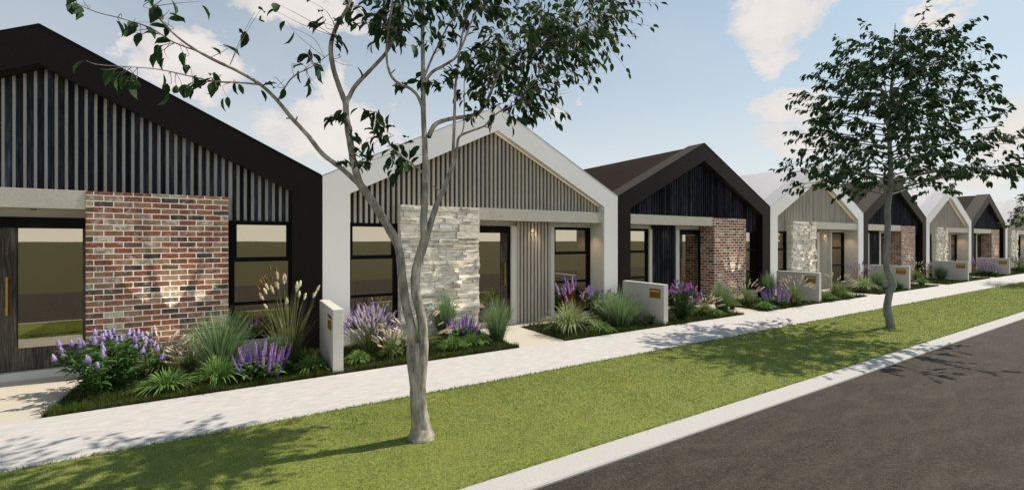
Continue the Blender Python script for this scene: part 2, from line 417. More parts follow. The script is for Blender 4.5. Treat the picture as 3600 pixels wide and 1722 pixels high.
    bx(b, 3.102, 3.285, yd, yd + .06, .112, 2.183); bx(b, 3.985, 4.048, yd, yd + .06, .112, 2.183)
    bx(b, 3.285, 3.985, yd + .001, yd + .06, .112, .434); bx(b, 3.285, 3.985, yd + .001, yd + .06, 2.176, 2.183)
    b.build('door_leaf', ['door_timber'], d)
    b = MB(); bx(b, 3.286, 3.984, yd + .02, yd + .03, .436, 2.174); b.build('glass', ['bronze_glass'], d)
    b = MB(); bx(b, 3.185, 3.21, yd - .055, yd - .03, .93, 1.475); bx(b, 3.19, 3.205, yd - .031, yd + .001, 1.02, 1.05); bx(b, 3.19, 3.205, yd - .031, yd + .001, 1.36, 1.39)
    b.build('handle', ['brass'], d, bevel=.003)
    b = MB(); bx(b, 3.041, 4.128, .42, .655, -.02, .108); b.build('doorstep', ['plinth_concrete'], root, bevel=.006)
    b = MB(); b.box(IN0 + .002, IN1 - .002, .035, .47, -.05, -.002); b.build('porch_floor', ['entry_paving'], root)
    # downlights in the porch ceiling
    for xd, yd_ in ((3.5, .36), (2.40, .335), (.78, .30)):
        b = MB()
        k = 14
        ring = lambda r, z: [(X(xd) + r * math.cos(2 * math.pi * i / k), yd_ + r * math.sin(2 * math.pi * i / k), z) for i in range(k)]
        b.add(ring(.035, 2.463) + ring(.035, 2.44) + ring(.026, 2.44) + ring(.026, 2.456), [(i + j * k, (i + 1) % k + j * k, (i + 1) % k + (j + 1) * k, i + (j + 1) * k) for j in range(3) for i in range(k)])
        dl = b.build('downlight', ['black_metal' if dark else 'white_render'], root)
        b = MB(); b.add(ring(.0255, 2.452) + ring(.0255, 2.455), [tuple(range(k)), tuple(range(2 * k - 1, k - 1, -1))] + [(i, (i + 1) % k, k + (i + 1) % k, k + i) for i in range(k)]); b.build('lens', ['lamp_lens'], dl)
    if not dark:      # warm strip light under the right rake
        b = MB(); xa, xb = W / 2 + .02, IN1 - .05
        za, zb2 = inner_z(xa) - .012, inner_z(xb) - .012
        b.add([(xa, .15, za), (xb, .15, zb2), (xb, .165, zb2), (xa, .165, za), (xa, .15, za + .008), (xb, .15, zb2 + .008), (xb, .165, zb2 + .008), (xa, .165, za + .008)],
              [(0, 3, 2, 1), (4, 5, 6, 7), (0, 1, 5, 4), (1, 2, 6, 5), (2, 3, 7, 6), (3, 0, 4, 7)])
        b.build('strip_light', ['led_strip'], root)
    return root

def copy_tree(o, parent=None):
    c = o.copy(); COL.objects.link(c)
    if parent: c.parent = parent
    for ch in list(o.children): copy_tree(ch, c)
    return c
def spot(name, loc, aim, energy, ang, blend=.7, col=(1, .74, .44), size=.03):
    l = bpy.data.lights.new(name, 'SPOT'); l.energy = energy; l.spot_size = RAD(ang); l.spot_blend = blend; l.color = col; l.shadow_soft_size = size
    o = bpy.data.objects.new(name, l); o.location = loc
    o.rotation_euler = (Vector(aim) - Vector(loc)).to_track_quat('-Z', 'Y').to_euler(); COL.objects.link(o); return o

dark0, light0 = make_house(True), make_house(False)
HL = ['nearest black gabled house, with a red brick pier, at the left edge',
      'nearest white gabled house with pale stone pier and slatted screen behind the forked tree',
      'second black gabled house from the left with brown tiled-looking roof and red brick pier, between two white houses',
      'white gabled house with its ridge hidden by the left of the dense tree crown',
      'third black gabled house from the left behind the trunk of the dense round tree',
      'white gabled house just right of the dense tree trunk',
      'smallest and farthest black gabled house with brick pier near the right edge',
      'farthest white gabled house, cut off by the right edge behind tree leaves']
HL[2] = 'second black gabled house from the left, with its brown roof slope showing'
for i in range(8):
    dk = i % 2 == 0; src = dark0 if dk else light0
    o = src if i < 2 else copy_tree(src)
    hx = X0 + (i - 1) * W
    o.location = (hx, D, 0)
    tag(o, HL[i], 'house', 'row of alternating black and white gabled houses')
    X = (lambda x: x) if dk else (lambda x: W - x)
    for xd, yd_, e in ((3.5, .36, 8), (2.40, .335, 13), (.78, .30, 16)):
        if dk and xd == .78: continue
        spot('porch_downlight', (hx + X(xd), D + yd_, 2.435), (hx + X(xd), D + yd_ + .03, 0), e, 84, .9)
    ux = 5.42 if dk else 5.0
    # multi-beam spike light in the bed washing the pier
    lx, lyy, lz = (hx + 5.06, D - .23, .36) if dk else (hx + 2.66, D - .30, .40)
    for a_, w_, e_, dz in (((-19, 17, 105, 1.2), (5, 26, 125, 1.35), (29, 15, 95, 1.1), (0, 90, 3.5, .35)) if dk else ((-27, 13, 75, 1.2), (7, 27, 70, 1.7), (0, 90, 4, .4))):
        spot('garden_uplight', (lx, lyy, lz), (lx + math.tan(RAD(a_)) * dz, D, lz + dz), e_, w_, .4 if w_ < 80 else 1.0, col=(1, .91, .76), size=.006)

# ------------------------------------------------------------------ ground, road, kerb, paths
def sheet(name, x0, x1, y0, y1, z, mat, kind='structure', nx=1):
    b = MB()
    b.add([(x0, y0, z), (x1, y0, z), (x1, y1, z), (x0, y1, z)], [(0, 1, 2, 3)])
    o = b.build(name, [mat]); tag(o, kind=kind); return o
o = sheet('ground', -900, 900, -900, 900, -.09, 'far_grass')
sheet('road', -400, 400, -5.6, YR + .002, -.04, 'asphalt')
def kerb(name, prof, x0=-300, x1=300):
    b = MB(); n = len(prof)
    b.add([(x0, y, z) for y, z in prof] + [(x1, y, z) for y, z in prof], [(i, (i + 1) % n, n + (i + 1) % n, n + i) for i in range(n)] + [tuple(range(n)), tuple(range(2 * n - 1, n - 1, -1))])
    o = b.build(name, ['kerb_concrete']); tag(o, kind='structure'); return o
kerb('kerb', [(YR, -.08), (YR, -.026), (YR + .012, -.012), (YR + .03, -.006), (YK - .01, .004), (YK, .002), (YK, -.08)])
sheet('verge', -60, 200, YK, YPN, -.004, 'verge_ground')
b = MB(); b.box(-60, 200, YPN, YPF, -.08, .004)
tag(b.build('footpath', ['footpath'], bevel=.006), kind='structure')
pb = MB(); gb = MB(); beds = []
for i in range(8):
    hx = X0 + (i - 1) * W; dk = i % 2 == 0
    e0, e1 = (3.04, 4.13) if dk else (3.18, 4.27)
    pb.box(hx + e0, hx + e1, YPF + .003, D + .02, -.08, 0)
    strips = [(e1, W)] if i == 0 else [(0, e0), (e1, W)]
    for a, c_ in strips: beds.append((hx + a, hx + c_, i))
    if i == 0: pb.box(-6.0, hx + e0 - .004, YPF + .003, D + .02, -.08, 0)
tag(pb.build('entry_path', ['entry_paving']), kind='structure')
for a, c_, i in beds: gb.box(a + .002, c_ - .002, YPF + .003, D + .019, -.08, .012)
tag(gb.build('garden_soil', ['soil']), kind='structure')

# ------------------------------------------------------------------ numpy foliage builders
RG = np.random.default_rng(11)
def jit(n, a, b): return RG.uniform(a, b, n)

def tri_blades(P, h, w, lean, cols):
    n = len(P); az = jit(n, 0, 2 * np.pi); ln = lean * np.abs(RG.normal(0, 1, n))
    sd = np.c_[-np.sin(az), np.cos(az), np.zeros(n)] * (w / 2)[:, None]
    az2 = jit(n, 0, 2 * np.pi)
    tip = P + np.c_[np.cos(az2) * ln * h, np.sin(az2) * ln * h, h]
    V = np.stack([P - sd, P + sd, tip], 1).reshape(-1, 3)
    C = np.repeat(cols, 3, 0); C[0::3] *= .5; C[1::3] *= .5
    return V, np.arange(3 * n).reshape(-1, 3), C

def scatter_lawn():
    Ps = []; step = .5
    for x in np.arange(-4, 54, step):
        d = CS * (x + .25) + SN * 4.4
        if d < 1.5: continue
        dens = min(9500, 9500 * (4.6 / d) ** 2)
        n = int(dens * step * (YPN - YK))
        Ps.append(np.c_[jit(n, x, x + step), jit(n, YK + .006, YPN - .004), np.full(n, -.006)])
    P = np.concatenate(Ps); n = len(P)
    d = CS * P[:, 0] + SN * P[:, 1]
    sc = np.clip(d / 4.6, .9, 7)
    h = jit(n, .012, .027) * np.clip(sc ** .35, .9, 2); w = jit(n, .003, .0052) * sc
    t = jit(n, .45, 1.5); yel = RG.random(n) ** 3
    cols = np.c_[(.335 + .20 * yel) * t, (.425 + .06 * yel) * t, (.12 + .05 * yel) * t]
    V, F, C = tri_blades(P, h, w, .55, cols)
    o = np_mesh('lawn_grass', V, F, C, 'lawn_blade'); tag(o, kind='stuff')
    # longer tufts along both edges
    xs = []
    for x in np.arange(-4, 40, .5):
        d = CS * x + SN * YPN
        n = int(120 * min(1, (5 / max(d, 2)) ** 1.3)); xs.append(np.c_[jit(n, x, x + .5), YPN + RG.normal(-.004, .012, n), np.zeros(n)])
        n = n // 2; xs.append(np.c_[jit(n, x, x + .5), YK + RG.normal(.008, .01, n), np.zeros(n)])
    P = np.concatenate(xs); n = len(P); d = CS * P[:, 0] + SN * P[:, 1]; sc = np.clip(d / 5, .8, 6)
    t = jit(n, .6, 1.1)
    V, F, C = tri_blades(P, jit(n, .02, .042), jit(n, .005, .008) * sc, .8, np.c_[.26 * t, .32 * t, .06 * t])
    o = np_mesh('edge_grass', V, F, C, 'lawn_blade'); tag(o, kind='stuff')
scatter_lawn()

def groundcover():
    Ps = []
    for a, c_, i in beds:
        d = max(4.5, CS * a + SN * 7.4); dens = min(2600, 2600 * (5.5 / d) ** 1.6)
        n = int(dens * (c_ - a) * (D - YPF)); Ps.append(np.c_[jit(n, a, c_), jit(n, YPF + .0, D + .02), np.full(n, .01)])
        n = int(dens * .25 * (c_ - a)); Ps.append(np.c_[jit(n, a, c_), YPF + np.abs(RG.normal(0, .04, n)), np.full(n, .01)])
    P = np.concatenate(Ps); n = len(P); d = CS * P[:, 0] + SN * P[:, 1]; sc = np.clip(d / 6, .8, 5)
    cl = .5 + .5 * np.sin(P[:, 0] * 7.1 + 2 * np.sin(P[:, 1] * 5)) * np.sin(P[:, 1] * 8.3 + P[:, 0] * 2.2)
    h = jit(n, .045, .11) * (.5 + .8 * cl); w = jit(n, .006, .012) * sc
    t = jit(n, .5, 1.25)
    V, F, C = tri_blades(P, h, w, .5, np.c_[.085 * t, .115 * t, .022 * t])
    o = np_mesh('garden_groundcover', V, F, C, 'grass_blade'); tag(o, kind='stuff')
groundcover()

def ribbons(base, az, lean, length, width, curve, S=5, cols=None, tipcol=None, powr=1.6, flat=.6):
    n = len(az); V = np.zeros((n, S + 1, 2, 3)); p = base.copy(); C = np.zeros((n, S + 1, 2, 3))
    sd = np.c_[-np.sin(az), np.cos(az), np.zeros(n)]
    for k in range(S + 1):
        s = k / S
        wd = width * (1 - s) ** flat * (.55 + .45 * min(1, s * 4)) * .5
        V[:, k, 0] = p - sd * wd[:, None]; V[:, k, 1] = p + sd * wd[:, None]
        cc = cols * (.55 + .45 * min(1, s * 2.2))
        if tipcol is not None: cc = cc * (1 - s ** 2) + tipcol * s ** 2
        C[:, k, 0] = cc; C[:, k, 1] = cc
        th = lean + curve * ((s + .5 / S) ** powr)
        th = np.minimum(th, 2.75)
        p = p + np.c_[np.sin(th) * np.cos(az), np.sin(th) * np.sin(az), np.cos(th)] * (length / S)[:, None]
    idx = np.arange(n * (S + 1) * 2).reshape(n, S + 1, 2)
    F = np.stack([idx[:, :-1, 0], idx[:, :-1, 1], idx[:, 1:, 1], idx[:, 1:, 0]], -1).reshape(-1, 4)
    return V.reshape(-1, 3), F, C.reshape(-1, 3), p

def florets(base, dirs, length, radius, per, size, cols, prof='spike'):
    """many small petals round each flowering axis"""
    n = len(base); s = RG.random((n, per)); a = jit((n, per), 0, 2 * np.pi)
    up = np.array([0, 0, 1.0]); e1 = np.cross(dirs, [1, .13, 0.2]); e1 /= np.linalg.norm(e1, axis=1)[:, None] + 1e-9; e2 = np.cross(dirs, e1)
    if prof == 'spike': rr = (1 - s) ** .6 * .85 + .15
    elif prof == 'head': rr = np.sin(np.clip(s * .85 + .15, 0, 1) * np.pi) ** .7 * .8 + .2 * (1 - s)
    else: rr = np.sin(np.clip(s, .02, .98) * np.pi) ** .5
    r = rr * radius[:, None]
    P = base[:, None] + dirs[:, None] * (s * length[:, None])[..., None] + (e1[:, None] * np.cos(a)[..., None] + e2[:, None] * np.sin(a)[..., None]) * r[..., None]
    P = P.reshape(-1, 3); m_ = len(P)
    q = RG.normal(0, 1, (m_, 3, 3)); q *= size / (np.linalg.norm(q, axis=2)[..., None] + 1e-9)
    V = (P[:, None] + q).reshape(-1, 3)
    C = np.repeat(cols, per, 0) * jit((m_, 1), .65, 1.3); C = np.repeat(C, 3, 0)
    return V, np.arange(3 * m_).reshape(-1, 3), C

def tri_of(F): return np.concatenate([F[:, [0, 1, 2]], F[:, [0, 2, 3]]])
def join(parts):
    V = []; F = []; C = []; n = 0
    for v, f, c in parts:
        if f.shape[1] == 4: f = tri_of(f)
        V.append(v); F.append(f + n); C.append(c); n += len(v)
    return np.concatenate(V), np.concatenate(F), np.concatenate(C)
def col(n, rgb, var=.25):
    t = jit((n, 1), 1 - var, 1 + var); return np.array(rgb)[None] * t * (1 + RG.normal(0, .06, (n, 3)))
def disc(n, r): a = jit(n, 0, 2 * np.pi); q = np.sqrt(RG.random(n)) * r; return np.c_[np.cos(a) * q, np.sin(a) * q, np.zeros(n)], a

LEAF6 = np.array([[0, 0, 0], [-.34, .18, .05], [0, .18, 0], [.34, .18, .05], [-.5, .44, .06], [0, .44, -.03], [.5, .44, .06], [-.36, .72, .02], [0, .72, -.08], [.36, .72, .02], [0, 1.0, -.20]])
LEAFF = np.array([[0, 2, 1], [0, 3, 2], [1, 2, 5], [1, 5, 4], [2, 3, 6], [2, 6, 5], [4, 5, 8], [4, 8, 7], [5, 6, 9], [5, 9, 8], [7, 8, 10], [8, 9, 10]])
def leaves(P, dirs, nrm, length, width, cols, droop=1.0):
    n = len(P); dirs = dirs / (np.linalg.norm(dirs, axis=1)[:, None] + 1e-9)
    sx = np.cross(dirs, nrm); sx /= np.linalg.norm(sx, axis=1)[:, None] + 1e-9; nz = np.cross(sx, dirs)
    L = LEAF6
    V = P[:, None] + sx[:, None] * (L[None, :, 0:1] * width[:, None, None]) + dirs[:, None] * (L[None, :, 1:2] * length[:, None, None]) + nz[:, None] * (L[None, :, 2:3] * length[:, None, None] * droop)
    F = (LEAFF[None] + (np.arange(n) * len(LEAF6))[:, None, None]).reshape(-1, 3)
    return V.reshape(-1, 3), F, np.repeat(cols, len(LEAF6), 0)

# ------------------------------------------------------------------ garden plants
def bez(P0, P1, P2, width, cols, tipcol=None, S=6, flat=.5):
    """flat blades along quadratic curves"""
    n = len(P0); V = np.zeros((n, S + 1, 2, 3)); C = np.zeros((n, S + 1, 2, 3))
    hd = P2 - P0; az = np.arctan2(hd[:, 1], hd[:, 0]) + RG.normal(0, .5, n)
    sd = np.c_[-np.sin(az), np.cos(az), np.zeros(n)]
    for k in range(S + 1):
        t = k / S
        p = (1 - t) ** 2 * P0 + 2 * t * (1 - t) * P1 + t * t * P2
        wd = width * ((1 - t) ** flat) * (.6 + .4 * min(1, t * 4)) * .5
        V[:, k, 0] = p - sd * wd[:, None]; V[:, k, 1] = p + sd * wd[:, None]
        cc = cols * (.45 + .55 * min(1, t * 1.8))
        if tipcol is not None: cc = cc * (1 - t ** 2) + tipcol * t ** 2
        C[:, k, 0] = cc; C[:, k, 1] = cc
    idx = np.arange(n * (S + 1) * 2).reshape(n, S + 1, 2)
    F = np.stack([idx[:, :-1, 0], idx[:, :-1, 1], idx[:, 1:, 1], idx[:, 1:, 0]], -1).reshape(-1, 4)
    return V.reshape(-1, 3), F, C.reshape(-1, 3)

def dome(n, r, h, lo=.55, inner=.0):
    """stem tips over a rounded clump: base, control point, tip, end direction"""
    a = jit(n, 0, 2 * np.pi); q = inner + (1 - inner) * np.sqrt(RG.random(n))
    xy = np.c_[np.cos(a), np.sin(a)] * (q * r)[:, None]
    z = h * (lo + (1 - lo) * np.sqrt(np.clip(1 - (q * .96) ** 2, 0, 1))) * jit(n, .80, 1.06)
    P2 = np.c_[xy, z]; P0 = np.c_[xy * .22 + RG.normal(0, r * .05, (n, 2)), np.zeros(n)]
    P1 = np.c_[xy * .62, z * .62]
    d = P2 - P1; d /= np.linalg.norm(d, axis=1)[:, None]
    return P0, P1, P2, d
def arcs(n, r, h, low=.25, out=.45, rise=.5, inner=.1, hv=.25):
    """arching blades that fall outwards"""
    a = jit(n, 0, 2 * np.pi); q = inner + (1 - inner) * RG.random(n) ** .7
    u = np.c_[np.cos(a), np.sin(a)]; xy = u * (q * r * jit(n, .8, 1.15))[:, None]
    z = h * (low + (1 - low) * (1 - q ** 1.5)) * jit(n, 1 - hv, 1 + hv * .4)
    P2 = np.c_[xy, z]; P0 = np.c_[u * (q * r * .12)[:, None] + RG.normal(0, r * .04, (n, 2)), np.zeros(n)]
    P1 = np.c_[xy * out, z * .6 + h * rise * q]
    return P0, P1, P2
def curve_at(P0, P1, P2, t):
    t = t[..., None]; return (1 - t) ** 2 * P0[:, None] + 2 * t * (1 - t) * P1[:, None] + t * t * P2[:, None]

def spindles(base, dirs, length, radius, cols, prof='spike', seg=6, rings=6, tipc=None):
    n = len(base); e1 = np.cross(dirs, [1, .13, .2]); e1 /= np.linalg.norm(e1, axis=1)[:, None] + 1e-9; e2 = np.cross(dirs, e1)
    V = np.zeros((n, rings, seg, 3)); C = np.zeros((n, rings, seg, 3))
    for k in range(rings):
        t = k / (rings - 1)
        if prof == 'spike': p = (1 - t) ** .75 * (.55 + .45 * min(1, t * 6)) + .04
        elif prof == 'head': p = (1 - t) ** .8 * min(1, .35 + t * 5) + .05
        else: p = math.sin(math.pi * (.06 + .90 * t)) ** .6
        for q in range(seg):
            a = 2 * math.pi * (q + .5 * (k % 2)) / seg
            rr = radius * p * jit(n, .70, 1.25)
            V[:, k, q] = base + dirs * (t * length)[:, None] + (e1 * math.cos(a) + e2 * math.sin(a)) * rr[:, None]
            cc = cols * jit((n, 1), .75, 1.2)
            if tipc is not None: cc = cc * (1 - t ** 2) + np.array(tipc)[None] * t ** 2
            C[:, k, q] = cc
    idx = np.arange(n * rings * seg).reshape(n, rings, seg); nx = np.roll(idx, -1, 2)
    F = np.stack([idx[:, :-1], nx[:, :-1], nx[:, 1:], idx[:, 1:]], -1).reshape(-1, 4)
    return V.reshape(-1, 3), F, C.reshape(-1, 3)
def blossom(base, dirs, length, radius, cols, prof='spike', per=26, size=.011, tipc=None):
    return join([spindles(base, dirs, length, radius, cols, prof, tipc=tipc), florets(base, dirs, length, radius * 1.15, per, size, cols, 'plume' if prof == 'plume' else 'spike')])

def stem_leaves(P0, P1, P2, per, size, rgb, lo=.05, hi=.8, wide=.3):
    n = len(P0); t = jit((n, per), lo, hi); P = curve_at(P0, P1, P2, t).reshape(-1, 3); m_ = len(P)
    a = jit(m_, 0, 2 * np.pi); e = jit(m_, -.05, .85)
    dr = np.c_[np.cos(a) * np.cos(e), np.sin(a) * np.cos(e), np.sin(e)]
    nr = np.c_[-np.cos(a) * np.sin(e), -np.sin(a) * np.sin(e), np.cos(e)] + RG.normal(0, .2, (m_, 3))
    ln = size * jit(m_, .6, 1.2)
    return leaves(P, dr, nr, ln, ln * wide, col(m_, rgb, .4), 1.2)
def pick(n, cs, p): return np.array(cs)[RG.choice(len(cs), n, p=p)]

def plant_bush(root, h, r):
    n = 50; B = dome(n, r, h, .50); B[3][:] = B[3] * .4 + np.array([0, 0, .7]); B[3][:] /= np.linalg.norm(B[3], axis=1)[:, None]
    np_mesh('stems', *join([bez(*B[:3], np.full(n, .010), col(n, (.13, .22, .06), .2), flat=.1)]), 'plant_leaf', root)
    np_mesh('leaves', *stem_leaves(*B[:3], 30, .12, (.065, .14, .038), .02, .86, .27), 'plant_leaf', root)
    np_mesh('flowers', *blossom(B[2] - B[3] * .03, B[3], np.full(n, .105), np.full(n, .030), pick(n, [[.12, .09, .36], [.40, .29, .66]], [.25, .75]), 'head', 20, .011, (.72, .62, .80)), 'petal', root)
def plant_lavender(root, h, r):
    n = 170; B = dome(n, r, h, .35); m_ = 240
    np_mesh('leaves', *join([bez(*B[:3], np.full(n, .006), col(n, (.17, .20, .07), .25), flat=.1), bez(*dome(m_, r * .95, h * .72, .4)[:3], np.full(m_, .009), col(m_, (.10, .135, .055), .35))]), 'plant_leaf', root)
    np_mesh('flowers', *blossom(B[2] - B[3] * .09, B[3], jit(n, .11, .17), np.full(n, .017), pick(n, [[.16, .11, .38], [.54, .42, .64], [.70, .57, .74]], [.18, .4, .42]), 'spike', 18, .009), 'petal', root)
def plant_salvia(root, h, r):
    n = 38; B = dome(n, r * .95, h, .62); L0 = (B[0], B[0] * .6 + B[2] * np.array([.35, .35, .25]), B[2] * np.array([.8, .8, .42]))
    np_mesh('leaves', *join([bez(*B[:3], np.full(n, .007), col(n, (.14, .18, .07), .25), flat=.1), stem_leaves(*L0, 20, .13, (.10, .18, .05), .05, 1.0, .55)]), 'plant_leaf', root)
    B[3][:] = B[3] * .45 + np.array([0, 0, .6]); B[3][:] /= np.linalg.norm(B[3], axis=1)[:, None]
    ln = h * .56 * jit(n, .75, 1.1)
    np_mesh('flowers', *blossom(B[2] - B[3] * ln[:, None] * .93, B[3], ln, np.full(n, .0155), pick(n, [[.17, .09, .40], [.33, .17, .54], [.54, .30, .64]], [.3, .35, .35]), 'spike', 40, .012), 'petal', root)
def plumes(n, r, h, lo, rgb, ln_=.15, rad=.016, stemc=(.22, .25, .09), lean=1.0):
    B = dome(n, r, h, lo, .15)
    d = B[3] + np.c_[B[2][:, :2] / max(r, .01) * .5 * lean, np.full(n, -.15 * lean)]; d /= np.linalg.norm(d, axis=1)[:, None]
    return bez(*B[:3], np.full(n, .0055), col(n, stemc, .2), flat=.1), blossom(B[2] - d * .03, d, np.full(n, ln_) * jit(n, .8, 1.2), np.full(n, rad), col(n, rgb, .12), 'plume', 40, .010)
def plant_fountain(root, h, r):
    n = 330; st, f = plumes(34, r * .95, h * .97, .42, (.74, .63, .52), .14, .014)
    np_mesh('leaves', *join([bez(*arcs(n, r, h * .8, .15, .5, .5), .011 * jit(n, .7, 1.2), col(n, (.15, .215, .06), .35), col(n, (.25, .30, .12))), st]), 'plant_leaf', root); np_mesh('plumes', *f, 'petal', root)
def plant_strappy(root, h, r):
    n = 270
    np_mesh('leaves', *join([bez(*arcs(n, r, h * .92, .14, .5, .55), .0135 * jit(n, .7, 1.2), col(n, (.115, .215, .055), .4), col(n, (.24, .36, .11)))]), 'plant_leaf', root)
def plant_tall(root, h, r):
    n = 430; B = dome(n, r, h, .40)
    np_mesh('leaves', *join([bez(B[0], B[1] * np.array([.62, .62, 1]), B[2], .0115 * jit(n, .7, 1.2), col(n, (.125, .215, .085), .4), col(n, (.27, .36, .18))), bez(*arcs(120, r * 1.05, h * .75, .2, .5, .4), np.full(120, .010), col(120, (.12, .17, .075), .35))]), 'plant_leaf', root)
def plant_foxtail(root, h, r):
    n = 130; st, f = plumes(17, r * .85, h * .96, .62, (.80, .71, .52), .13, .020, (.25, .27, .11), .3); B = dome(n, r, h * .85, .3)
    np_mesh('leaves', *join([bez(B[0], B[1] * np.array([.6, .6, 1]), B[2], np.full(n, .0085), col(n, (.15, .17, .065), .35), col(n, (.27, .28, .13))), st]), 'plant_leaf', root); np_mesh('plumes', *f, 'petal', root)
def plant_variegated(root, h, r):
    n = 300
    np_mesh('leaves', *join([bez(*arcs(n, r * 1.05, h, .10, .5, .55), .017 * jit(n, .6, 1.3), col(n, (.24, .31, .12), .35), col(n, (.42, .48, .26)), 8)]), 'plant_leaf', root)
def plant_redstem(root, h, r):
    n = 20; B = dome(n, r, h, .6); m_ = 60
    np_mesh('stems', *join([bez(*B[:3], np.full(n, .012), col(n, (.34, .05, .03), .25), flat=.1)]), 'plant_leaf', root)
    np_mesh('leaves', *join([bez(*arcs(m_, r * 1.1, h * .6, .2, .5, .5), np.full(m_, .026), col(m_, (.16, .235, .06), .3), col(m_, (.26, .33, .11)), 8)]), 'plant_leaf', root)
    np_mesh('flowers', *blossom(B[2] - B[3] * .16, B[3], np.full(n, .23) * jit(n, .7, 1.15), np.full(n, .026), pick(n, [[.52, .35, .66], [.40, .24, .58], [.62, .46, .72]], [.4, .3, .3]), 'spike', 34, .014), 'petal', root)
def plant_lilac(root, h, r):
    n = 46; B = dome(n, r, h, .45)
    np_mesh('leaves', *join([bez(*B[:3], np.full(n, .008), col(n, (.14, .21, .07), .3), flat=.1), stem_leaves(*B[:3], 22, .10, (.12, .20, .06), .05, .98, .36)]), 'plant_leaf', root)
    np_mesh('flowers', *blossom(B[2] - B[3] * .05, B[3], np.full(n, .10), np.full(n, .027), pick(n, [[.46, .32, .60], [.34, .22, .50], [.58, .44, .68]], [.4, .3, .3]), 'head', 22, .012), 'petal', root)
def plant_magenta(root, h, r):
    n = 64; B = dome(n, r, h, .55)
    np_mesh('leaves', *join([bez(*B[:3], np.full(n, .007), col(n, (.08, .14, .04), .3), flat=.1), stem_leaves(*B[:3], 28, .09, (.05, .105, .03), .02, .98, .3)]), 'plant_leaf', root)
    np_mesh('flowers', *blossom(B[2] - B[3] * .04, B[3], np.full(n, .095), np.full(n, .028), pick(n, [[.34, .16, .54], [.60, .20, .54]], [.4, .6]), 'head', 22, .012), 'petal', root)
KINDS = dict(bush=(plant_bush, 'purple_flower_bush', 'flower bush'), lavender=(plant_lavender, 'lavender', 'lavender'), salvia=(plant_salvia, 'salvia', 'salvia'),
             fountain=(plant_fountain, 'fountain_grass', 'ornamental grass'), strappy=(plant_strappy, 'strappy_clump', 'grass clump'), tall=(plant_tall, 'tall_grass', 'ornamental grass'),
             foxtail=(plant_foxtail, 'foxtail_grass', 'ornamental grass'), varieg=(plant_variegated, 'variegated_grass', 'ornamental grass'), redstem=(plant_redstem, 'red_stemmed_flower', 'flower'),
             lilac=(plant_lilac, 'lilac_flower_bush', 'flower bush'), magenta=(plant_magenta, 'magenta_flower_bush', 'flower bush'))
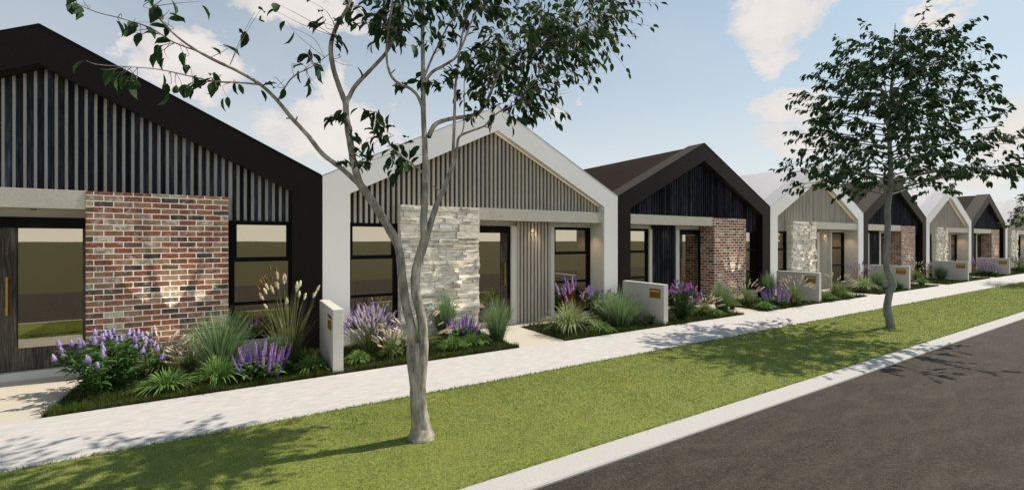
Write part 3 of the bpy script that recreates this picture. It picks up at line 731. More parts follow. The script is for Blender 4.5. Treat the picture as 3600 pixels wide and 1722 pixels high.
# kind, base x, base y, top y, left, right (2576 px view), label
PL = [
 ('bush', 262, 985, 850, 150, 368, 'large bush of purple cone-shaped flower heads at the left end of the first bed'),
 ('fountain', 402, 940, 845, 345, 470, 'fountain grass with pale plumes just right of the large purple bush by the brick pier'),
 ('strappy', 420, 985, 915, 345, 495, 'low green strappy clump at the path edge below the brick pier'),
 ('tall', 553, 940, 782, 455, 650, 'tall blue-green spiky grass in front of the right edge of the brick pier'),
 ('strappy', 548, 968, 882, 475, 625, 'low strappy clump in front of the tall blue-green grass, left of the purple salvia'),
 ('salvia', 657, 952, 868, 588, 722, 'clump of deep purple upright salvia spikes below the first black house window'),
 ('foxtail', 728, 915, 708, 640, 800, 'tall thin grass with cream cattail heads in front of the first black house window'),
 ('strappy', 785, 935, 880, 730, 838, 'low green clump tucked against the nearest concrete letterbox wall'),
 ('lavender', 932, 885, 778, 868, 1005, 'big mound of pale lilac lavender spikes right of the nearest letterbox wall'),
 ('strappy', 900, 915, 872, 868, 940, 'small green clump at the foot of the lavender mound by the path'),
 ('fountain', 1048, 885, 792, 965, 1125, 'fountain grass with arching cream plumes directly behind the forked tree trunk'),
 ('tall', 1108, 842, 735, 1065, 1155, 'upright blue-green grass against the stone pier just right of the forked trunk'),
 ('salvia', 1162, 858, 795, 1115, 1207, 'violet salvia clump in front of the right side of the stone pier'),
 ('strappy', 1140, 880, 835, 1100, 1185, 'low green clump below the violet salvia, on its left, at the path edge'),
 ('strappy', 1188, 872, 832, 1150, 1228, 'low green clump below the violet salvia, on its right, at the path edge'),
 ('tall', 1252, 858, 748, 1205, 1310, 'upright blue-green grass beside the entry path in front of the white house door'),
 ('varieg', 1432, 838, 752, 1352, 1515, 'pale variegated arching grass at the corner of the bed right of the entry path'),
 ('redstem', 1438, 815, 708, 1385, 1480, 'tall lilac flower spikes on red stems behind the pale arching grass'),
 ('lilac', 1508, 802, 730, 1455, 1560, 'soft lilac flowering bush between the red-stemmed spikes and the tall grass'),
 ('tall', 1558, 822, 722, 1490, 1635, 'dense tall green grass left of the second letterbox wall'),
 ('fountain', 1612, 800, 735, 1570, 1660, 'fountain grass with pale seed heads leaning on the second letterbox wall'),
 ('strappy', 1640, 812, 778, 1595, 1680, 'small green clump at the foot of the second letterbox wall'),
 ('strappy', 1510, 838, 800, 1470, 1552, 'small green clump between the pale arching grass and the dense tall grass'),
 ('magenta', 1716, 805, 718, 1680, 1758, 'bush of magenta and purple flowers just right of the second letterbox wall'),
 ('fountain', 1772, 795, 745, 1738, 1808, 'small pale fountain grass right of the magenta flower bush'),
 ('tall', 1816, 782, 708, 1775, 1855, 'tall dark green grass in front of the brick pier of the second black house'),
 ('strappy', 1795, 795, 768, 1762, 1828, 'low clump between the small pale fountain grass and the path below the brick pier'),
 ('fountain', 1876, 768, 708, 1838, 1912, 'fountain grass with cream plumes right of the second black house entry path'),
 ('tall', 1914, 748, 680, 1882, 1942, 'tall dark grass below the right window of the second black house'),
 ('salvia', 1952, 772, 724, 1922, 1988, 'bright violet salvia clump left of the third letterbox wall'),
 ('strappy', 1930, 780, 752, 1900, 1962, 'low bright green clump in front of the violet salvia near the third letterbox wall'),
 ('fountain', 2000, 768, 700, 1962, 2040, 'fountain grass with white plumes against the face of the third letterbox wall'),
 ('fountain', 2105, 748, 692, 2068, 2138, 'pale grass with lilac-white tips just right of the third letterbox wall'),
 ('strappy', 2090, 758, 728, 2066, 2120, 'low clump at the path edge right of the third letterbox wall'),
 ('redstem', 2162, 725, 662, 2128, 2196, 'lilac spikes on red stems beyond the third letterbox wall, left of the dense tree trunk'),
 ('varieg', 2172, 735, 690, 2132, 2206, 'pale arching grass in front of the red-stemmed spikes left of the dense tree trunk'),
 ('tall', 2208, 728, 678, 2180, 2232, 'pale upright grass just left of the dense tree trunk'),
 ('strappy', 2258, 728, 704, 2236, 2282, 'bright green low clump at the foot of the fourth letterbox wall'),
 ('fountain', 2308, 708, 664, 2286, 2336, 'cream plumed grass just right of the fourth letterbox wall'),
 ('lilac', 2345, 700, 662, 2322, 2368, 'dusky lilac bush beyond the fourth letterbox wall'),
 ('strappy', 2318, 716, 694, 2296, 2342, 'low clump at the path edge right of the fourth letterbox wall'),
 ('fountain', 2395, 700, 658, 2368, 2424, 'cream plumed grass left of the fifth letterbox wall'),
 ('redstem', 2462, 692, 646, 2442, 2484, 'pink and lilac spikes just right of the fifth letterbox wall'),
 ('salvia', 2490, 694, 664, 2470, 2512, 'violet salvia clump between the fifth and sixth letterbox walls'),
 ('fountain', 2516, 690, 656, 2498, 2538, 'pale plumed grass against the sixth letterbox wall'),
 ('fountain', 478, 938, 868, 438, 522, 'fine brownish plumed grass left of the tall blue-green grass by the nearest brick pier'),
 ('tall', 690, 918, 838, 655, 730, 'short upright grass behind the deep purple salvia under the first black house window'),
 ('fountain', 985, 900, 838, 950, 1022, 'short plumed grass between the lavender mound and the forked tree trunk'),
 ('strappy', 1215, 868, 832, 1190, 1245, 'small clump squeezed between the violet salvia and the grass beside the entry path'),
 ('tall', 1590, 815, 752, 1560, 1632, 'shorter green grass squeezed behind the dense tall grass near the second letterbox wall'),
 ('fountain', 1842, 776, 738, 1820, 1868, 'low plumed grass just right of the second black house entry path'),
 ('tall', 2050, 758, 716, 2030, 2066, 'short upright grass tucked against the front end of the third letterbox wall'),
 ('strappy', 2130, 752, 724, 2108, 2156, 'low pale clump between the lilac-tipped grass and the red-stemmed spikes'),
 ('tall', 2368, 704, 668, 2350, 2388, 'upright green grass right of the dusky lilac bush beyond the fourth letterbox wall'),
 ('strappy', 2420, 704, 684, 2402, 2438, 'low green clump at the foot of the fifth letterbox wall'),
 ('lilac', 2566, 684, 648, 2550, 2588, 'dusky lilac bush beyond the sixth letterbox wall at the right edge'),
]
for kind, bx_, by_, ty, lx, rx, label in PL:
    fn, nm, cat = KINDS[kind]
    p = ground(bx_, by_, .01)
    p.y = min(max(p.y, YPF + .12), D - .12)
    d = CS * p.x + SN * p.y
    v0 = by_ * 1.39752
    h = (by_ - ty) * 1.39752 * d / FPX
    r = (rx - lx) * 1.39752 * d / FPX / 2
    root = empty(nm, (p.x, p.y, .008))
    tag(root, label, cat, None, 'thing')
    fn(root, h * 1.08, r * 1.16)

# ------------------------------------------------------------------ letterbox walls
def letterbox():
    root = empty('letterbox_wall')
    b = MB(); b.box(-.075, .075, 0, 1.32, -.03, .965); b.build('wall', ['letterbox_concrete'], root, bevel=.008)
    b = MB(); b.box(-.084, -.0755, .095, .42, .63, .85); pl = b.build('letter_plate', ['brass'], root, bevel=.002)
    b = MB(); b.box(-.089, -.0842, .135, .385, .786, .80); b.build('slot', ['white_render'], pl)
    return root
LBL = ['nearest concrete letterbox wall, standing between the first black house and the first white house',
       'concrete letterbox wall with brass plate at the left foot of the second black house, beside tall grass',
       'concrete letterbox wall behind white plumes at the right foot of the second black house',
       'concrete letterbox wall with brass plate standing right behind the dense tree trunk',
       'concrete letterbox wall beyond the dense tree, second from the right edge',
       'concrete letterbox wall farthest along the path, nearest the right edge']
lb0 = letterbox()
for i in range(6):
    o = lb0 if i == 0 else copy_tree(lb0)
    o.location = (1.243 + i * 7.27, YPF + .03, 0)
    tag(o, LBL[i], 'letterbox', 'concrete letterbox walls along the path')

# ------------------------------------------------------------------ trees
def smooth_path(P, R, sub=5):
    P = [Vector(p) for p in P]; out = []; rr = []
    for i in range(len(P) - 1):
        p0, p1, p2, p3 = P[max(i - 1, 0)], P[i], P[i + 1], P[min(i + 2, len(P) - 1)]
        for k in range(sub):
            t = k / sub
            out.append(.5 * ((2 * p1) + (p2 - p0) * t + (2 * p0 - 5 * p1 + 4 * p2 - p3) * t * t + (3 * p1 - p0 - 3 * p2 + p3) * t ** 3)); rr.append(R[i] * (1 - t) + R[i + 1] * t)
    out.append(P[-1]); rr.append(R[-1]); return out, rr
def tube(P, R, seg=8, rnd=None, rough=0.0, sub=5):
    P, R = smooth_path(P, R, sub); V = []; F = []
    t = (P[1] - P[0]).normalized(); u = t.orthogonal().normalized()
    for i, (p, r) in enumerate(zip(P, R)):
        t2 = (P[min(i + 1, len(P) - 1)] - P[max(i - 1, 0)]).normalized()
        u = (u - t2 * u.dot(t2)).normalized(); w = t2.cross(u)
        for k in range(seg):
            a = 2 * math.pi * k / seg; q = r * (1 + (rnd.uniform(-rough, rough) if rnd else 0))
            V.append(p + (u * math.cos(a) + w * math.sin(a)) * q)
    for i in range(len(P) - 1):
        for k in range(seg):
            F.append((i * seg + k, i * seg + (k + 1) % seg, (i + 1) * seg + (k + 1) % seg, (i + 1) * seg + k))
    return np.array([tuple(v) for v in V]), np.array(F), np.full((len(V), 3), .8), P

def cluster_leaves(tips, rnd_dirs, length, rgb, hang=.8):
    n = len(tips)
    dr = rnd_dirs + np.array([0, 0, -hang]) + RG.normal(0, .35, (n, 3))
    nr = np.c_[RG.normal(0, .6, n), RG.normal(0, .6, n), np.ones(n)]
    ln = length * jit(n, .7, 1.25)
    return leaves(tips, dr, nr, ln, ln * jit(n, .38, .56), col(n, rgb, .45), 1.3)

def twig_spray(starts, ends, nleaf, length, rgb, spread, wood, leafs, rnd, thick=.004, tw=3):
    """thin twigs fanning from start to round end, leaves along their outer part"""
    for s_, e_, nl in zip(starts, ends, nleaf):
        L = (e_ - s_).length
        for _ in range(tw):
            e = e_ + Vector((rnd.gauss(0, spread), rnd.gauss(0, spread), rnd.gauss(0, spread * .7)))
            m_ = s_.lerp(e, .5) + Vector((rnd.gauss(0, .04), rnd.gauss(0, .04), .05 * L + rnd.gauss(0, .03)))
            V, F, C, _ = tube([s_, m_, e], [thick, thick * .7, thick * .35], 4, None, 0, 3); wood.append((V, F, C))
            k = max(1, int(nl / tw)); ts = np.array([rnd.uniform(.4, 1.02) for _ in range(k)])
            a, m2, e2 = np.array(s_), np.array(m_), np.array(e)
            P = ((1 - ts) ** 2)[:, None] * a + (2 * ts * (1 - ts))[:, None] * m2 + (ts ** 2)[:, None] * e2 + RG.normal(0, .018, (k, 3))
            dr = np.repeat([(e2 - a) / max(L, .05)], k, 0) * .7
            leafs.append(cluster_leaves(P, dr, length, rgb))

def forked_tree():
    rnd = random.Random(3); wood = []; limbs = []; leafs = []; twigs = []
    d0 = 4.54
    def P(lst): return [at(x, y, d0 + o) for x, y, o in lst]
    def limb(lst, r0, r1, seg=9, rough=.07):
        pts = P(lst); n = len(pts); R = [r0 + (r1 - r0) * i / (n - 1) for i in range(n)]
        V, F, C, c = tube(pts, R, seg, rnd, rough); wood.append((V, F, C)); limbs.append(c); return c
    # butt with flared roots
    base = at(1060, 1099.4, d0)
    pts = [base + Vector((0, 0, -.05))] + P([(1060, 1092, 0), (1059, 1068, 0), (1055, 1030, 0), (1053, 985, 0), (1051, 945, 0), (1050, 900, 0), (1048, 860, 0)])
    V, F, C, c = tube(pts, [.15, .128, .094, .074, .068, .064, .058, .03], 18, rnd, .08); wood.append((V, F, C))
    A = limb([(1047, 1075, -.05), (1044, 985, -.045), (1038, 930, -.02), (1034, 880, 0), (1036, 830, 0), (1022, 770, 0), (1012, 700, 0), (1003, 625, 0), (975, 568, -.02), (935, 505, -.05), (905, 462, -.08)], .050, .040)
    A2 = limb([(905, 462, -.08), (890, 410, -.05), (880, 350, 0), (871, 290, .03), (870, 245, .05)], .037, .030)
    B1 = limb([(871, 262, .05), (852, 215, .03), (836, 160, 0), (833, 110, -.03), (850, 60, -.05), (880, 5, -.02), (905, -120, .1), (900, -260, .2)], .029, .012)
    B2 = limb([(872, 258, .05), (895, 215, .1), (940, 168, .15), (978, 122, .2), (1003, 55, .25), (1022, -30, .3), (1045, -160, .4)], .024, .010)
    L1 = limb([(910, 470, -.08), (862, 426, -.15), (812, 388, -.22), (778, 345, -.3), (735, 298, -.36), (695, 250, -.42), (655, 213, -.48), (600, 180, -.55), (540, 152, -.62), (480, 118, -.7), (430, 78, -.75), (392, 30, -.8), (372, -40, -.85)], .026, .006, 7)
    L2 = limb([(655, 213, -.48), (600, 208, -.52), (540, 205, -.55), (470, 190, -.6), (400, 175, -.65), (320, 168, -.7)], .010, .003, 5)
    L3 = limb([(500, 130, -.66), (440, 108, -.7), (380, 72, -.75), (310, 48, -.8), (240, 30, -.85), (170, 0, -.9)], .007, .003, 5)
    L4 = limb([(697, 258, -.42), (722, 212, -.45), (745, 188, -.5), (790, 165, -.5), (830, 135, -.5)], .008, .003, 5)
    R0 = limb([(1066, 1075, -.04), (1059, 985, -.03), (1063, 925, -.02), (1066, 870, .02), (1062, 805, .02), (1047, 740, .02), (1046, 690, .03), (1058, 635, .04), (1068, 604, .05)], .050, .046)
    R1 = limb([(1068, 610, .05), (1066, 560, .06), (1069, 485, .08), (1070, 420, .1), (1068, 350, .12), (1065, 279, .14), (1065, 196, .16), (1063, 90, .2), (1065, -10, .25), (1075, -150, .3), (1080, -300, .4)], .040, .012)
    R2 = limb([(1062, 640, .05), (1083, 563, .1), (1099, 514, .14), (1112, 486, .17), (1124, 457, .2), (1139, 414, .25), (1150, 372, .3)], .034, .020)
    R3 = limb([(1150, 375, .3), (1155, 345, .32), (1182, 331, .38), (1217, 318, .45), (1236, 298, .5), (1262, 278, .6), (1300, 262, .7)], .015, .006, 7)
    R4 = limb([(1139, 410, .25), (1143, 305, .3), (1146, 218, .35), (1156, 131, .4), (1167, 70, .45), (1190, 0, .5), (1215, -110, .6)], .018, .007, 7)
    R5 = limb([(1151, 355, .3), (1166, 322, .3), (1168, 261, .32), (1169, 196, .35), (1185, 130, .4)], .008, .004, 6)
    C1 = limb([(1068, 290, .14), (1052, 244, .1), (1030, 222, .05), (1001, 209, 0), (982, 187, -.03), (973, 150, -.05), (973, 109, -.05), (982, 44, -.05), (991, -40, 0), (985, -140, .1)], .017, .008, 7)
    C2 = limb([(1067, 212, .16), (1086, 183, .2), (1117, 165, .28), (1147, 144, .35), (1165, 109, .4), (1182, 65, .45), (1206, 10, .5), (1240, -80, .6)], .017, .008, 7)
    C3 = limb([(1067, 195, .16), (1086, 148, .2), (1108, 104, .24), (1130, 61, .28), (1160, 26, .35), (1190, -40, .4)], .012, .006, 6)
    C4 = limb([(1078, 345, .12), (1095, 314, .2), (1130, 300, .35), (1191, 290, .55), (1213, 274, .65), (1234, 235, .75), (1256, 183, .9), (1291, 144, 1.05), (1335, 122, 1.2), (1383, 104, 1.4), (1426, 83, 1.55), (1490, 50, 1.7)], .026, .007, 8)
    C5 = limb([(1065, 436, .1), (1040, 415, .05), (1008, 392, 0), (978, 361, -.05), (952, 322, -.1), (947, 281, -.12)], .010, .003, 5)
    U1 = limb([(1063, 60, .2), (1120, -20, .5), (1250, -120, .9), (1400, -200, 1.3)], .012, .005, 6)
    U2 = limb([(1063, 40, .2), (1020, -60, -.1), (940, -180, -.4), (850, -280, -.6)], .012, .005, 6)
    for x, y, o, dx, dy in ((735, 298, -.36, -16, 0), (742, 308, -.36, 6, -14), (982, 187, -.03, 12, -12), (1001, 209, 0, -14, 8), (1217, 318, .45, 14, 4), (1205, 290, .55, 12, 10), (1090, 468, .1, 22, 14)):
        V, F, C, _ = tube(P([(x, y, o), (x + dx, y + dy, o - .02)]), [.008, .006], 6, None, 0, 2); wood.append((V, F, C))
    tr = np_mesh('trunk', *join(wood), 'bark_pale', smooth=True)
    # crown: sprays (x, y, depth offset, leaves, spread)
    allp = [(p, i) for i, l in enumerate(limbs) for p in l]
    def nearest(e, maxr=9):
        return min((q for q, i in allp[:]), key=lambda q: (q - e).length)
    Z = [(185, 12, -.9, 6, .05), (215, 30, -.88, 5, .05), (290, 30, -.85, 5, .06), (330, 45, -.8, 5, .05), (345, 70, -.8, 3, .05), (400, 8, -.8, 8, .08), (435, 35, -.78, 5, .07), (470, 5, -.78, 5, .07),
         (360, 92, -.78, 4, .05), (405, 118, -.74, 7, .07), (430, 125, -.72, 7, .06), (455, 150, -.7, 5, .06), (480, 165, -.68, 3, .05), (400, 60, -.76, 4, .06),
         (250, 165, -.75, 3, .05), (300, 200, -.73, 6, .06), (345, 208, -.7, 7, .06), (330, 182, -.7, 4, .06), (440, 225, -.62, 3, .05), (475, 212, -.6, 8, .06), (520, 212, -.58, 7, .06), (545, 190, -.56, 6, .06), (585, 235, -.53, 6, .06), (560, 205, -.55, 5, .06), (420, 205, -.64, 4, .05),
         (540, 120, -.6, 2, .04), (645, 5, -.5, 6, .08), (690, 15, -.5, 5, .08), (750, 65, -.5, 3, .07), (755, 110, -.5, 2, .06), (665, 205, -.48, 3, .05), (700, 205, -.46, 2, .04), (745, 150, -.48, 2, .05), (740, 185, -.48, 2, .05), (790, 215, -.45, 2, .05), (810, 180, -.4, 2, .05), (850, 75, -.1, 8, .1), (825, 90, -.1, 6, .09), (880, 90, -.05, 5, .1), (870, 30, 0, 5, .12), (800, 40, -.3, 5, .1), (865, 150, 0, 3, .08),
         (835, 275, -.12, 9, .07), (870, 285, -.1, 8, .07), (905, 272, -.1, 7, .07), (925, 300, -.1, 6, .07), (945, 300, -.12, 7, .07), (890, 320, -.1, 5, .06), (965, 345, -.08, 6, .07), (985, 330, -.06, 8, .07), (1010, 345, -.02, 7, .07), (1030, 365, 0, 7, .07), (990, 390, 0, 5, .08), (905, 385, -.1, 8, .08), (880, 375, -.12, 8, .06), (870, 410, -.14, 7, .06), (930, 415, -.06, 7, .07), (960, 410, -.03, 7, .07), (985, 425, 0, 8, .07), (1000, 450, 0, 9, .06), (1025, 420, 0, 6, .06), (925, 365, -.1, 6, .07), (1060, 380, .08, 4, .05)]
    # dense upper and right side
    for _ in range(46): Z.append((rnd.uniform(925, 1120), rnd.uniform(-40, 110), rnd.uniform(-.2, .7), 7, .12))
    for _ in range(24): Z.append((rnd.uniform(900, 1010), rnd.uniform(-60, 60), rnd.uniform(-.3, .4), 7, .1))
    for _ in range(150):
        x = rnd.uniform(1120, 1600); top = -60; bot = 235 - abs(x - 1290) * .28 if x > 1200 else 160
        Z.append((x, rnd.uniform(top, bot), rnd.uniform(.3, 1.9), 10, .13))
    for _ in range(60):
        x = rnd.uniform(1180, 1500); Z.append((x, rnd.uniform(70, 265 - max(0, x - 1330) * .35), rnd.uniform(.5, 1.9), 8, .12))
    for x, y in ((1560, 20), (1600, 12), (1630, 15), (1575, 50), (1530, 70), (1545, 130), (1520, 150), (1555, 175), (1500, 190), (1480, 205), (1460, 180), (1440, 200)): Z.append((x, y, 1.7, 7, .1))
    for x, y, o in ((1180, 245, .5), (1220, 240, .55), (1260, 235, .65), (1300, 225, .8), (1185, 270, .5), (1215, 265, .55), (1250, 268, .65), (1282, 290, .7), (1320, 285, .75), (1345, 300, .8), (1370, 292, .85), (1395, 300, .9), (1415, 285, .9), (1340, 265, .85), (1370, 262, .9), (1290, 265, .8), (1240, 300, .6), (1270, 300, .65), (1060, 205, .2), (1030, 205, .1), (1100, 200, .25), (1130, 210, .3), (1080, 215, .2), (1120, 180, .3), (1160, 200, .35)): Z.append((x, y, o, 8, .07))
    # the part of the crown above the picture, which casts the shade on the path
    for _ in range(20): Z.append((rnd.uniform(500, 1600), rnd.uniform(-420, -60), rnd.uniform(-1.2, 1.8), 7, .2))
    st = []; en = []; nl = []
    for x, y, o, n_, sp in Z:
        e = at(x, y, d0 + o); s_ = nearest(e)
        if (s_ - e).length > 1.1: s_ = e + (s_ - e).normalized() * 1.1
        lng = .135 if x < 860 else (.118 if o < .6 else .108)
        twig_spray([s_], [e], [max(2, round(n_ * .62)) if x < 800 else n_], lng, ((.026, .058, .018) if x < 1120 else (.040, .076, .022)), sp, twigs, leafs, rnd, .0035, 2)
    tw = np_mesh('twigs', *join(twigs), 'bark_pale', smooth=True)
    cr = np_mesh('crown', *join(leafs), 'tree_leaf')
    root = empty('street_tree', base)
    for o in (tr, tw, cr): o.parent = root; o.matrix_parent_inverse = Matrix.Translation(-Vector(base))
    tag(root, 'nearest street tree with a pale forked trunk and sparse drooping leaves', 'tree', 'street trees on the lawn strip')
forked_tree()

def dense_tree():
    rnd = random.Random(21); wood = []; twigs = []; leafs = []
    root = empty('street_tree'); b0 = ground(2240, 824)
    d0 = CS * b0.x + SN * b0.y
    tp = [(2240, 838), (2240, 815), (2232, 775), (2238, 735), (2246, 715), (2232, 680), (2229, 640), (2233, 580), (2233, 520), (2240, 470), (2240, 400), (2236, 330), (2240, 250), (2246, 170), (2250, 110), (2252, 60)]
    pts = [at(x, y, d0) - b0 for x, y in tp]
    R = [.105, .088, .074, .070, .072, .066, .062, .060, .060, .056, .046, .038, .030, .021, .013, .006]
    V, F, C, c = tube(pts, R, 11, rnd, .07); wood.append((V, F, C))
    spine = [p for p in c if p.z > 2.95]
    nb = 98
    right = Vector((SN, -CS, 0))
    for i in range(nb):
        z = 3.0 + (6.35 - 3.0) * (i / (nb - 1)) ** .95
        s_ = min(spine, key=lambda q: abs(q.z - z))
        az = i * 2.39996 + rnd.uniform(-.3, .3)
        k = (z - 3.0) / 3.9
        reach = 2.0 * (1 - k) ** .5 * rnd.uniform(.72, 1.05) + .30
        up = (.10 + .34 * k) * reach * rnd.uniform(.6, 1.2)
        dirv = Vector((math.cos(az), math.sin(az), 0))
        sr = dirv.dot(right)
        if k < .25: reach *= 1.12 if sr > .3 else (.95 if sr < -.3 else 1)
        e = s_ + dirv * reach + Vector((0, 0, up)); m_ = s_.lerp(e, .5) + Vector((rnd.gauss(0, .06), rnd.gauss(0, .06), reach * .06))
        V, F, C, bc = tube([s_, m_, e], [.020 * (1 - .6 * k), .013 * (1 - .6 * k), .004], 6, rnd, .05, 6); wood.append((V, F, C))
        ntw = int(3 + reach * 4.9)
        for j in range(ntw):
            t = rnd.uniform(.28, 1.0); q = bc[min(int(t * (len(bc) - 1)), len(bc) - 1)]
            l = rnd.uniform(.25, .55) * (1 - .35 * k)
            a2 = az + rnd.gauss(0, .8); te = q + Vector((math.cos(a2) * l, math.sin(a2) * l, rnd.gauss(.05, .13)))
            twig_spray([q], [te], [rnd.randint(8, 12)], .122, (.042, .082, .028), .05, twigs, leafs, rnd, .003, 1)
    np_mesh('trunk', *join(wood), 'bark_grey', root, smooth=True); np_mesh('twigs', *join(twigs), 'bark_grey', root, smooth=True)
    np_mesh('crown', *join(leafs), 'tree_leaf', root)
    root.location = b0
    tag(root, 'street tree with a crooked grey trunk and dense dark round crown', 'tree', 'street trees on the lawn strip')
    return root
t2 = dense_tree()
t3 = copy_tree(t2); t3.location = (33.0, 4.35, 0); t3.rotation_euler = (0, 0, 2.1); t3.scale = (.86, .86, .84)
tag(t3, 'farthest street tree, only its leaves showing at the right edge', 'tree', 'street trees on the lawn strip')

# ------------------------------------------------------------------ sky, sun, camera
SUN_EL, SUN_AZ = 50.0, -7.0        # azimuth from the street axis, towards the road side
sd = Vector((math.cos(RAD(SUN_EL)) * math.cos(RAD(SUN_AZ)), math.cos(RAD(SUN_EL)) * math.sin(RAD(SUN_AZ)), math.sin(RAD(SUN_EL))))
sl = bpy.data.lights.new('sun', 'SUN'); sl.energy = 5.0; sl.angle = RAD(.5); sl.color = (1, .93, .82)
so = bpy.data.objects.new('sun', sl); so.rotation_euler = sd.to_track_quat('Z', 'Y').to_euler(); COL.objects.link(so)

wd = bpy.data.worlds.new('World'); scene.world = wd; wd.use_nodes = True
nt = wd.node_tree; nt.nodes.clear()
out = nt.nodes.new('ShaderNodeOutputWorld'); bg = nt.nodes.new('ShaderNodeBackground'); nt.links.new(bg.outputs[0], out.inputs[0])
bg.inputs['Strength'].default_value = .086
SKYG = (.62, .98, 1.06)
sky = N(nt, 'ShaderNodeTexSky', sky_type='NISHITA'); sky.sun_disc = False; sky.sun_elevation = RAD(SUN_EL); sky.sun_rotation = RAD(90 - SUN_AZ)
sky.air_density = 1.0; sky.dust_density = 1.2; sky.ozone_density = 1.0
tc = N(nt, 'ShaderNodeTexCoord'); sep = N(nt, 'ShaderNodeSeparateXYZ'); nt.links.new(tc.outputs['Generated'], sep.inputs[0])
gx, gy, gz = sep.outputs
el = math_n(nt, 'ARCSINE', gz); az = math_n(nt, 'ARCTAN2', gx, gy)
skyc = mix(nt, sky.outputs[0], SKYG, 1.0, 'MULTIPLY')
hz = ramp(nt, [(0.0, (1, 1, 1)), (.08, (.90, .90, .90)), (.24, (.56, .56, .56)), (.40, (.36, .36, .36)), (.60, (.10, .10, .10)), (1.0, (.0, .0, .0))], math_n(nt, 'MULTIPLY', el, 1 / 1.2, True))
skyc = mix(nt, skyc, (7.7, 7.85, 7.8), hz.outputs[0])
# clouds: soft ellipses broken up by noise, in compass / elevation angles
def azel(x, y):
    r = ray(x, y).normalized(); return math.atan2(r.x, r.y), math.asin(r.z)
CL = [(760, 5, 240, 62, 1.0), (470, 165, 175, 85, 1.0), (350, 120, 70, 40, .8), (840, 330, 190, 110, 1.05), (835, 215, 60, 70, .75), (985, 240, 40, 30, .5), (1960, 50, 150, 95, .85), (1930, 120, 80, 50, .6), (1990, 265, 110, 85, .95), (2000, 350, 130, 60, .8),
      (20, 110, 70, 40, .6), (2380, 5, 120, 30, .6), (2560, 290, 120, 70, .8), (2420, 420, 260, 60, .6), (1400, 310, 30, 22, .5), (1460, 265, 20, 12, .5)]
comb = N(nt, 'ShaderNodeCombineXYZ'); nt.links.new(az, comb.inputs[0]); nt.links.new(math_n(nt, 'MULTIPLY', el, 1.35), comb.inputs[1])
def cnoise(scale, detail, rough, dist=0.0):
    n = N(nt, 'ShaderNodeTexNoise'); n.inputs['Scale'].default_value = scale; n.inputs['Detail'].default_value = detail; n.inputs['Roughness'].default_value = rough; n.inputs['Distortion'].default_value = dist
    nt.links.new(comb.outputs[0], n.inputs['Vector']); return n
nf = cnoise(9.0, 10, .62, .3); nb_ = cnoise(2.6, 6, .6); w1 = cnoise(5.0, 5, .6); w2 = cnoise(22.0, 5, .65)
def warp(ch):
    out_ = None
    for n, amp in ((w1, .20), (w2, .07)):
        sp = N(nt, 'ShaderNodeSeparateColor'); nt.links.new(n.outputs['Color'], sp.inputs[0])
        q = math_n(nt, 'MULTIPLY', math_n(nt, 'SUBTRACT', sp.outputs[ch], .5), amp); out_ = q if out_ is None else math_n(nt, 'ADD', out_, q)
    return out_
az = math_n(nt, 'ADD', az, warp(0)); el = math_n(nt, 'ADD', el, warp(1))
acc = None
for x, y, wx, wy, s in CL:
    a0, e0 = azel(x, y); a1, _ = azel(x + wx, y); a2, _ = azel(x - wx, y); _, e1 = azel(x, y - wy); _, e2 = azel(x, y + wy)
    wa = abs(a1 - a2) / 2; we = abs(e1 - e2) / 2
    p = math_n(nt, 'POWER', math_n(nt, 'MULTIPLY', math_n(nt, 'SUBTRACT', az, a0), 1 / wa), 2)
    q = math_n(nt, 'POWER', math_n(nt, 'MULTIPLY', math_n(nt, 'SUBTRACT', el, e0), 1 / we), 2)
    m1 = math_n(nt, 'MULTIPLY', math_n(nt, 'SUBTRACT', 1.0, math_n(nt, 'ADD', p, q), True), s)
    acc = m1 if acc is None else math_n(nt, 'MAXIMUM', acc, m1)
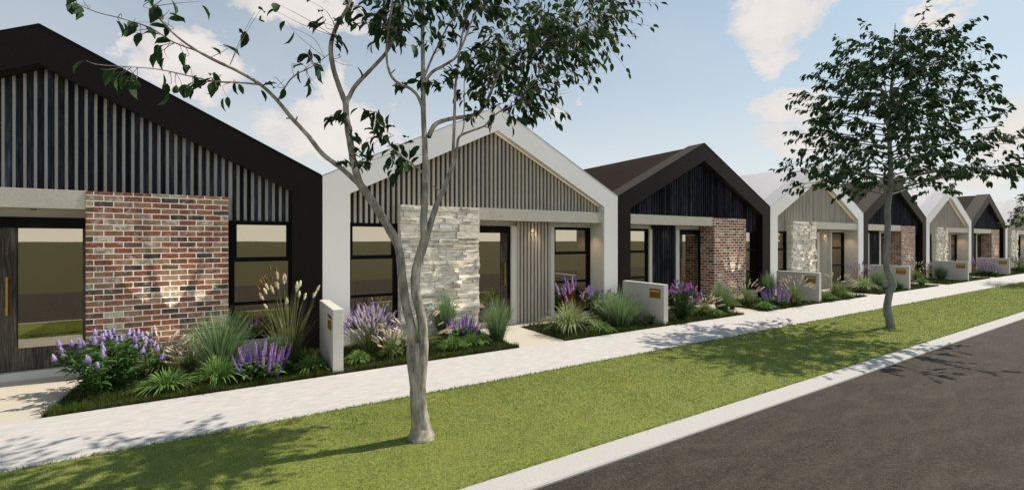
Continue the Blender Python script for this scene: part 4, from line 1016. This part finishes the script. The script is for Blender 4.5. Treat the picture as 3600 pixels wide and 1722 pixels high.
cv = math_n(nt, 'ADD', math_n(nt, 'MULTIPLY', acc, 1.15), math_n(nt, 'MULTIPLY', math_n(nt, 'SUBTRACT', nf.outputs['Fac'], .5), 2.0))
cm = ramp(nt, [(.14, (0, 0, 0)), (.36, (.5, .5, .5)), (.78, (1, 1, 1))], cv)
cm2 = math_n(nt, 'MULTIPLY', cm.outputs[0], math_n(nt, 'MULTIPLY', acc, 3.0, True))
veil = math_n(nt, 'MULTIPLY', ramp(nt, [(.48, (0, 0, 0)), (.75, (1, 1, 1))], nb_.outputs['Fac']).outputs[0], .25)
skyc = mix(nt, skyc, (6.6, 6.9, 7.0), veil)
cc = ramp(nt, [(.3, (6.9, 6.35, 6.0)), (.75, (8.4, 7.85, 7.45))], math_n(nt, 'ADD', nf.outputs['Fac'], math_n(nt, 'MULTIPLY', acc, .2)))
skyc = mix(nt, skyc, cc.outputs[0], math_n(nt, 'MULTIPLY', cm2, .93))
back = ramp(nt, [(.10, (1, 1, 1)), (.65, (1.8, 1.74, 1.64))], math_n(nt, 'MULTIPLY', gy, -1.0, True))   # added gain: unseen sky across the road brightened to light the facades
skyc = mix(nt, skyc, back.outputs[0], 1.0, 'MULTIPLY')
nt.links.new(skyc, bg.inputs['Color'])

cam = bpy.data.cameras.new('camera'); co = bpy.data.objects.new('camera', cam); COL.objects.link(co)
co.location = (0, 0, CAMH); co.rotation_euler = (RAD(90), 0, -math.atan2(CS, SN))
cam.sensor_width = 36; cam.lens = 36 * FPX / 3600; cam.shift_y = -16 / 3600; cam.clip_start = .05; cam.clip_end = 3000
scene.camera = co
scene.view_settings.view_transform = 'Standard'; scene.view_settings.look = 'None'; scene.view_settings.exposure = .29; scene.view_settings.gamma = 1
scene.cycles.max_bounces = 8; scene.cycles.diffuse_bounces = 3; scene.cycles.glossy_bounces = 4; scene.cycles.use_denoising = True; scene.cycles.denoising_input_passes = 'RGB_ALBEDO_NORMAL'; scene.cycles.denoising_prefilter = 'NONE'
scene.cycles.sample_clamp_indirect = 6
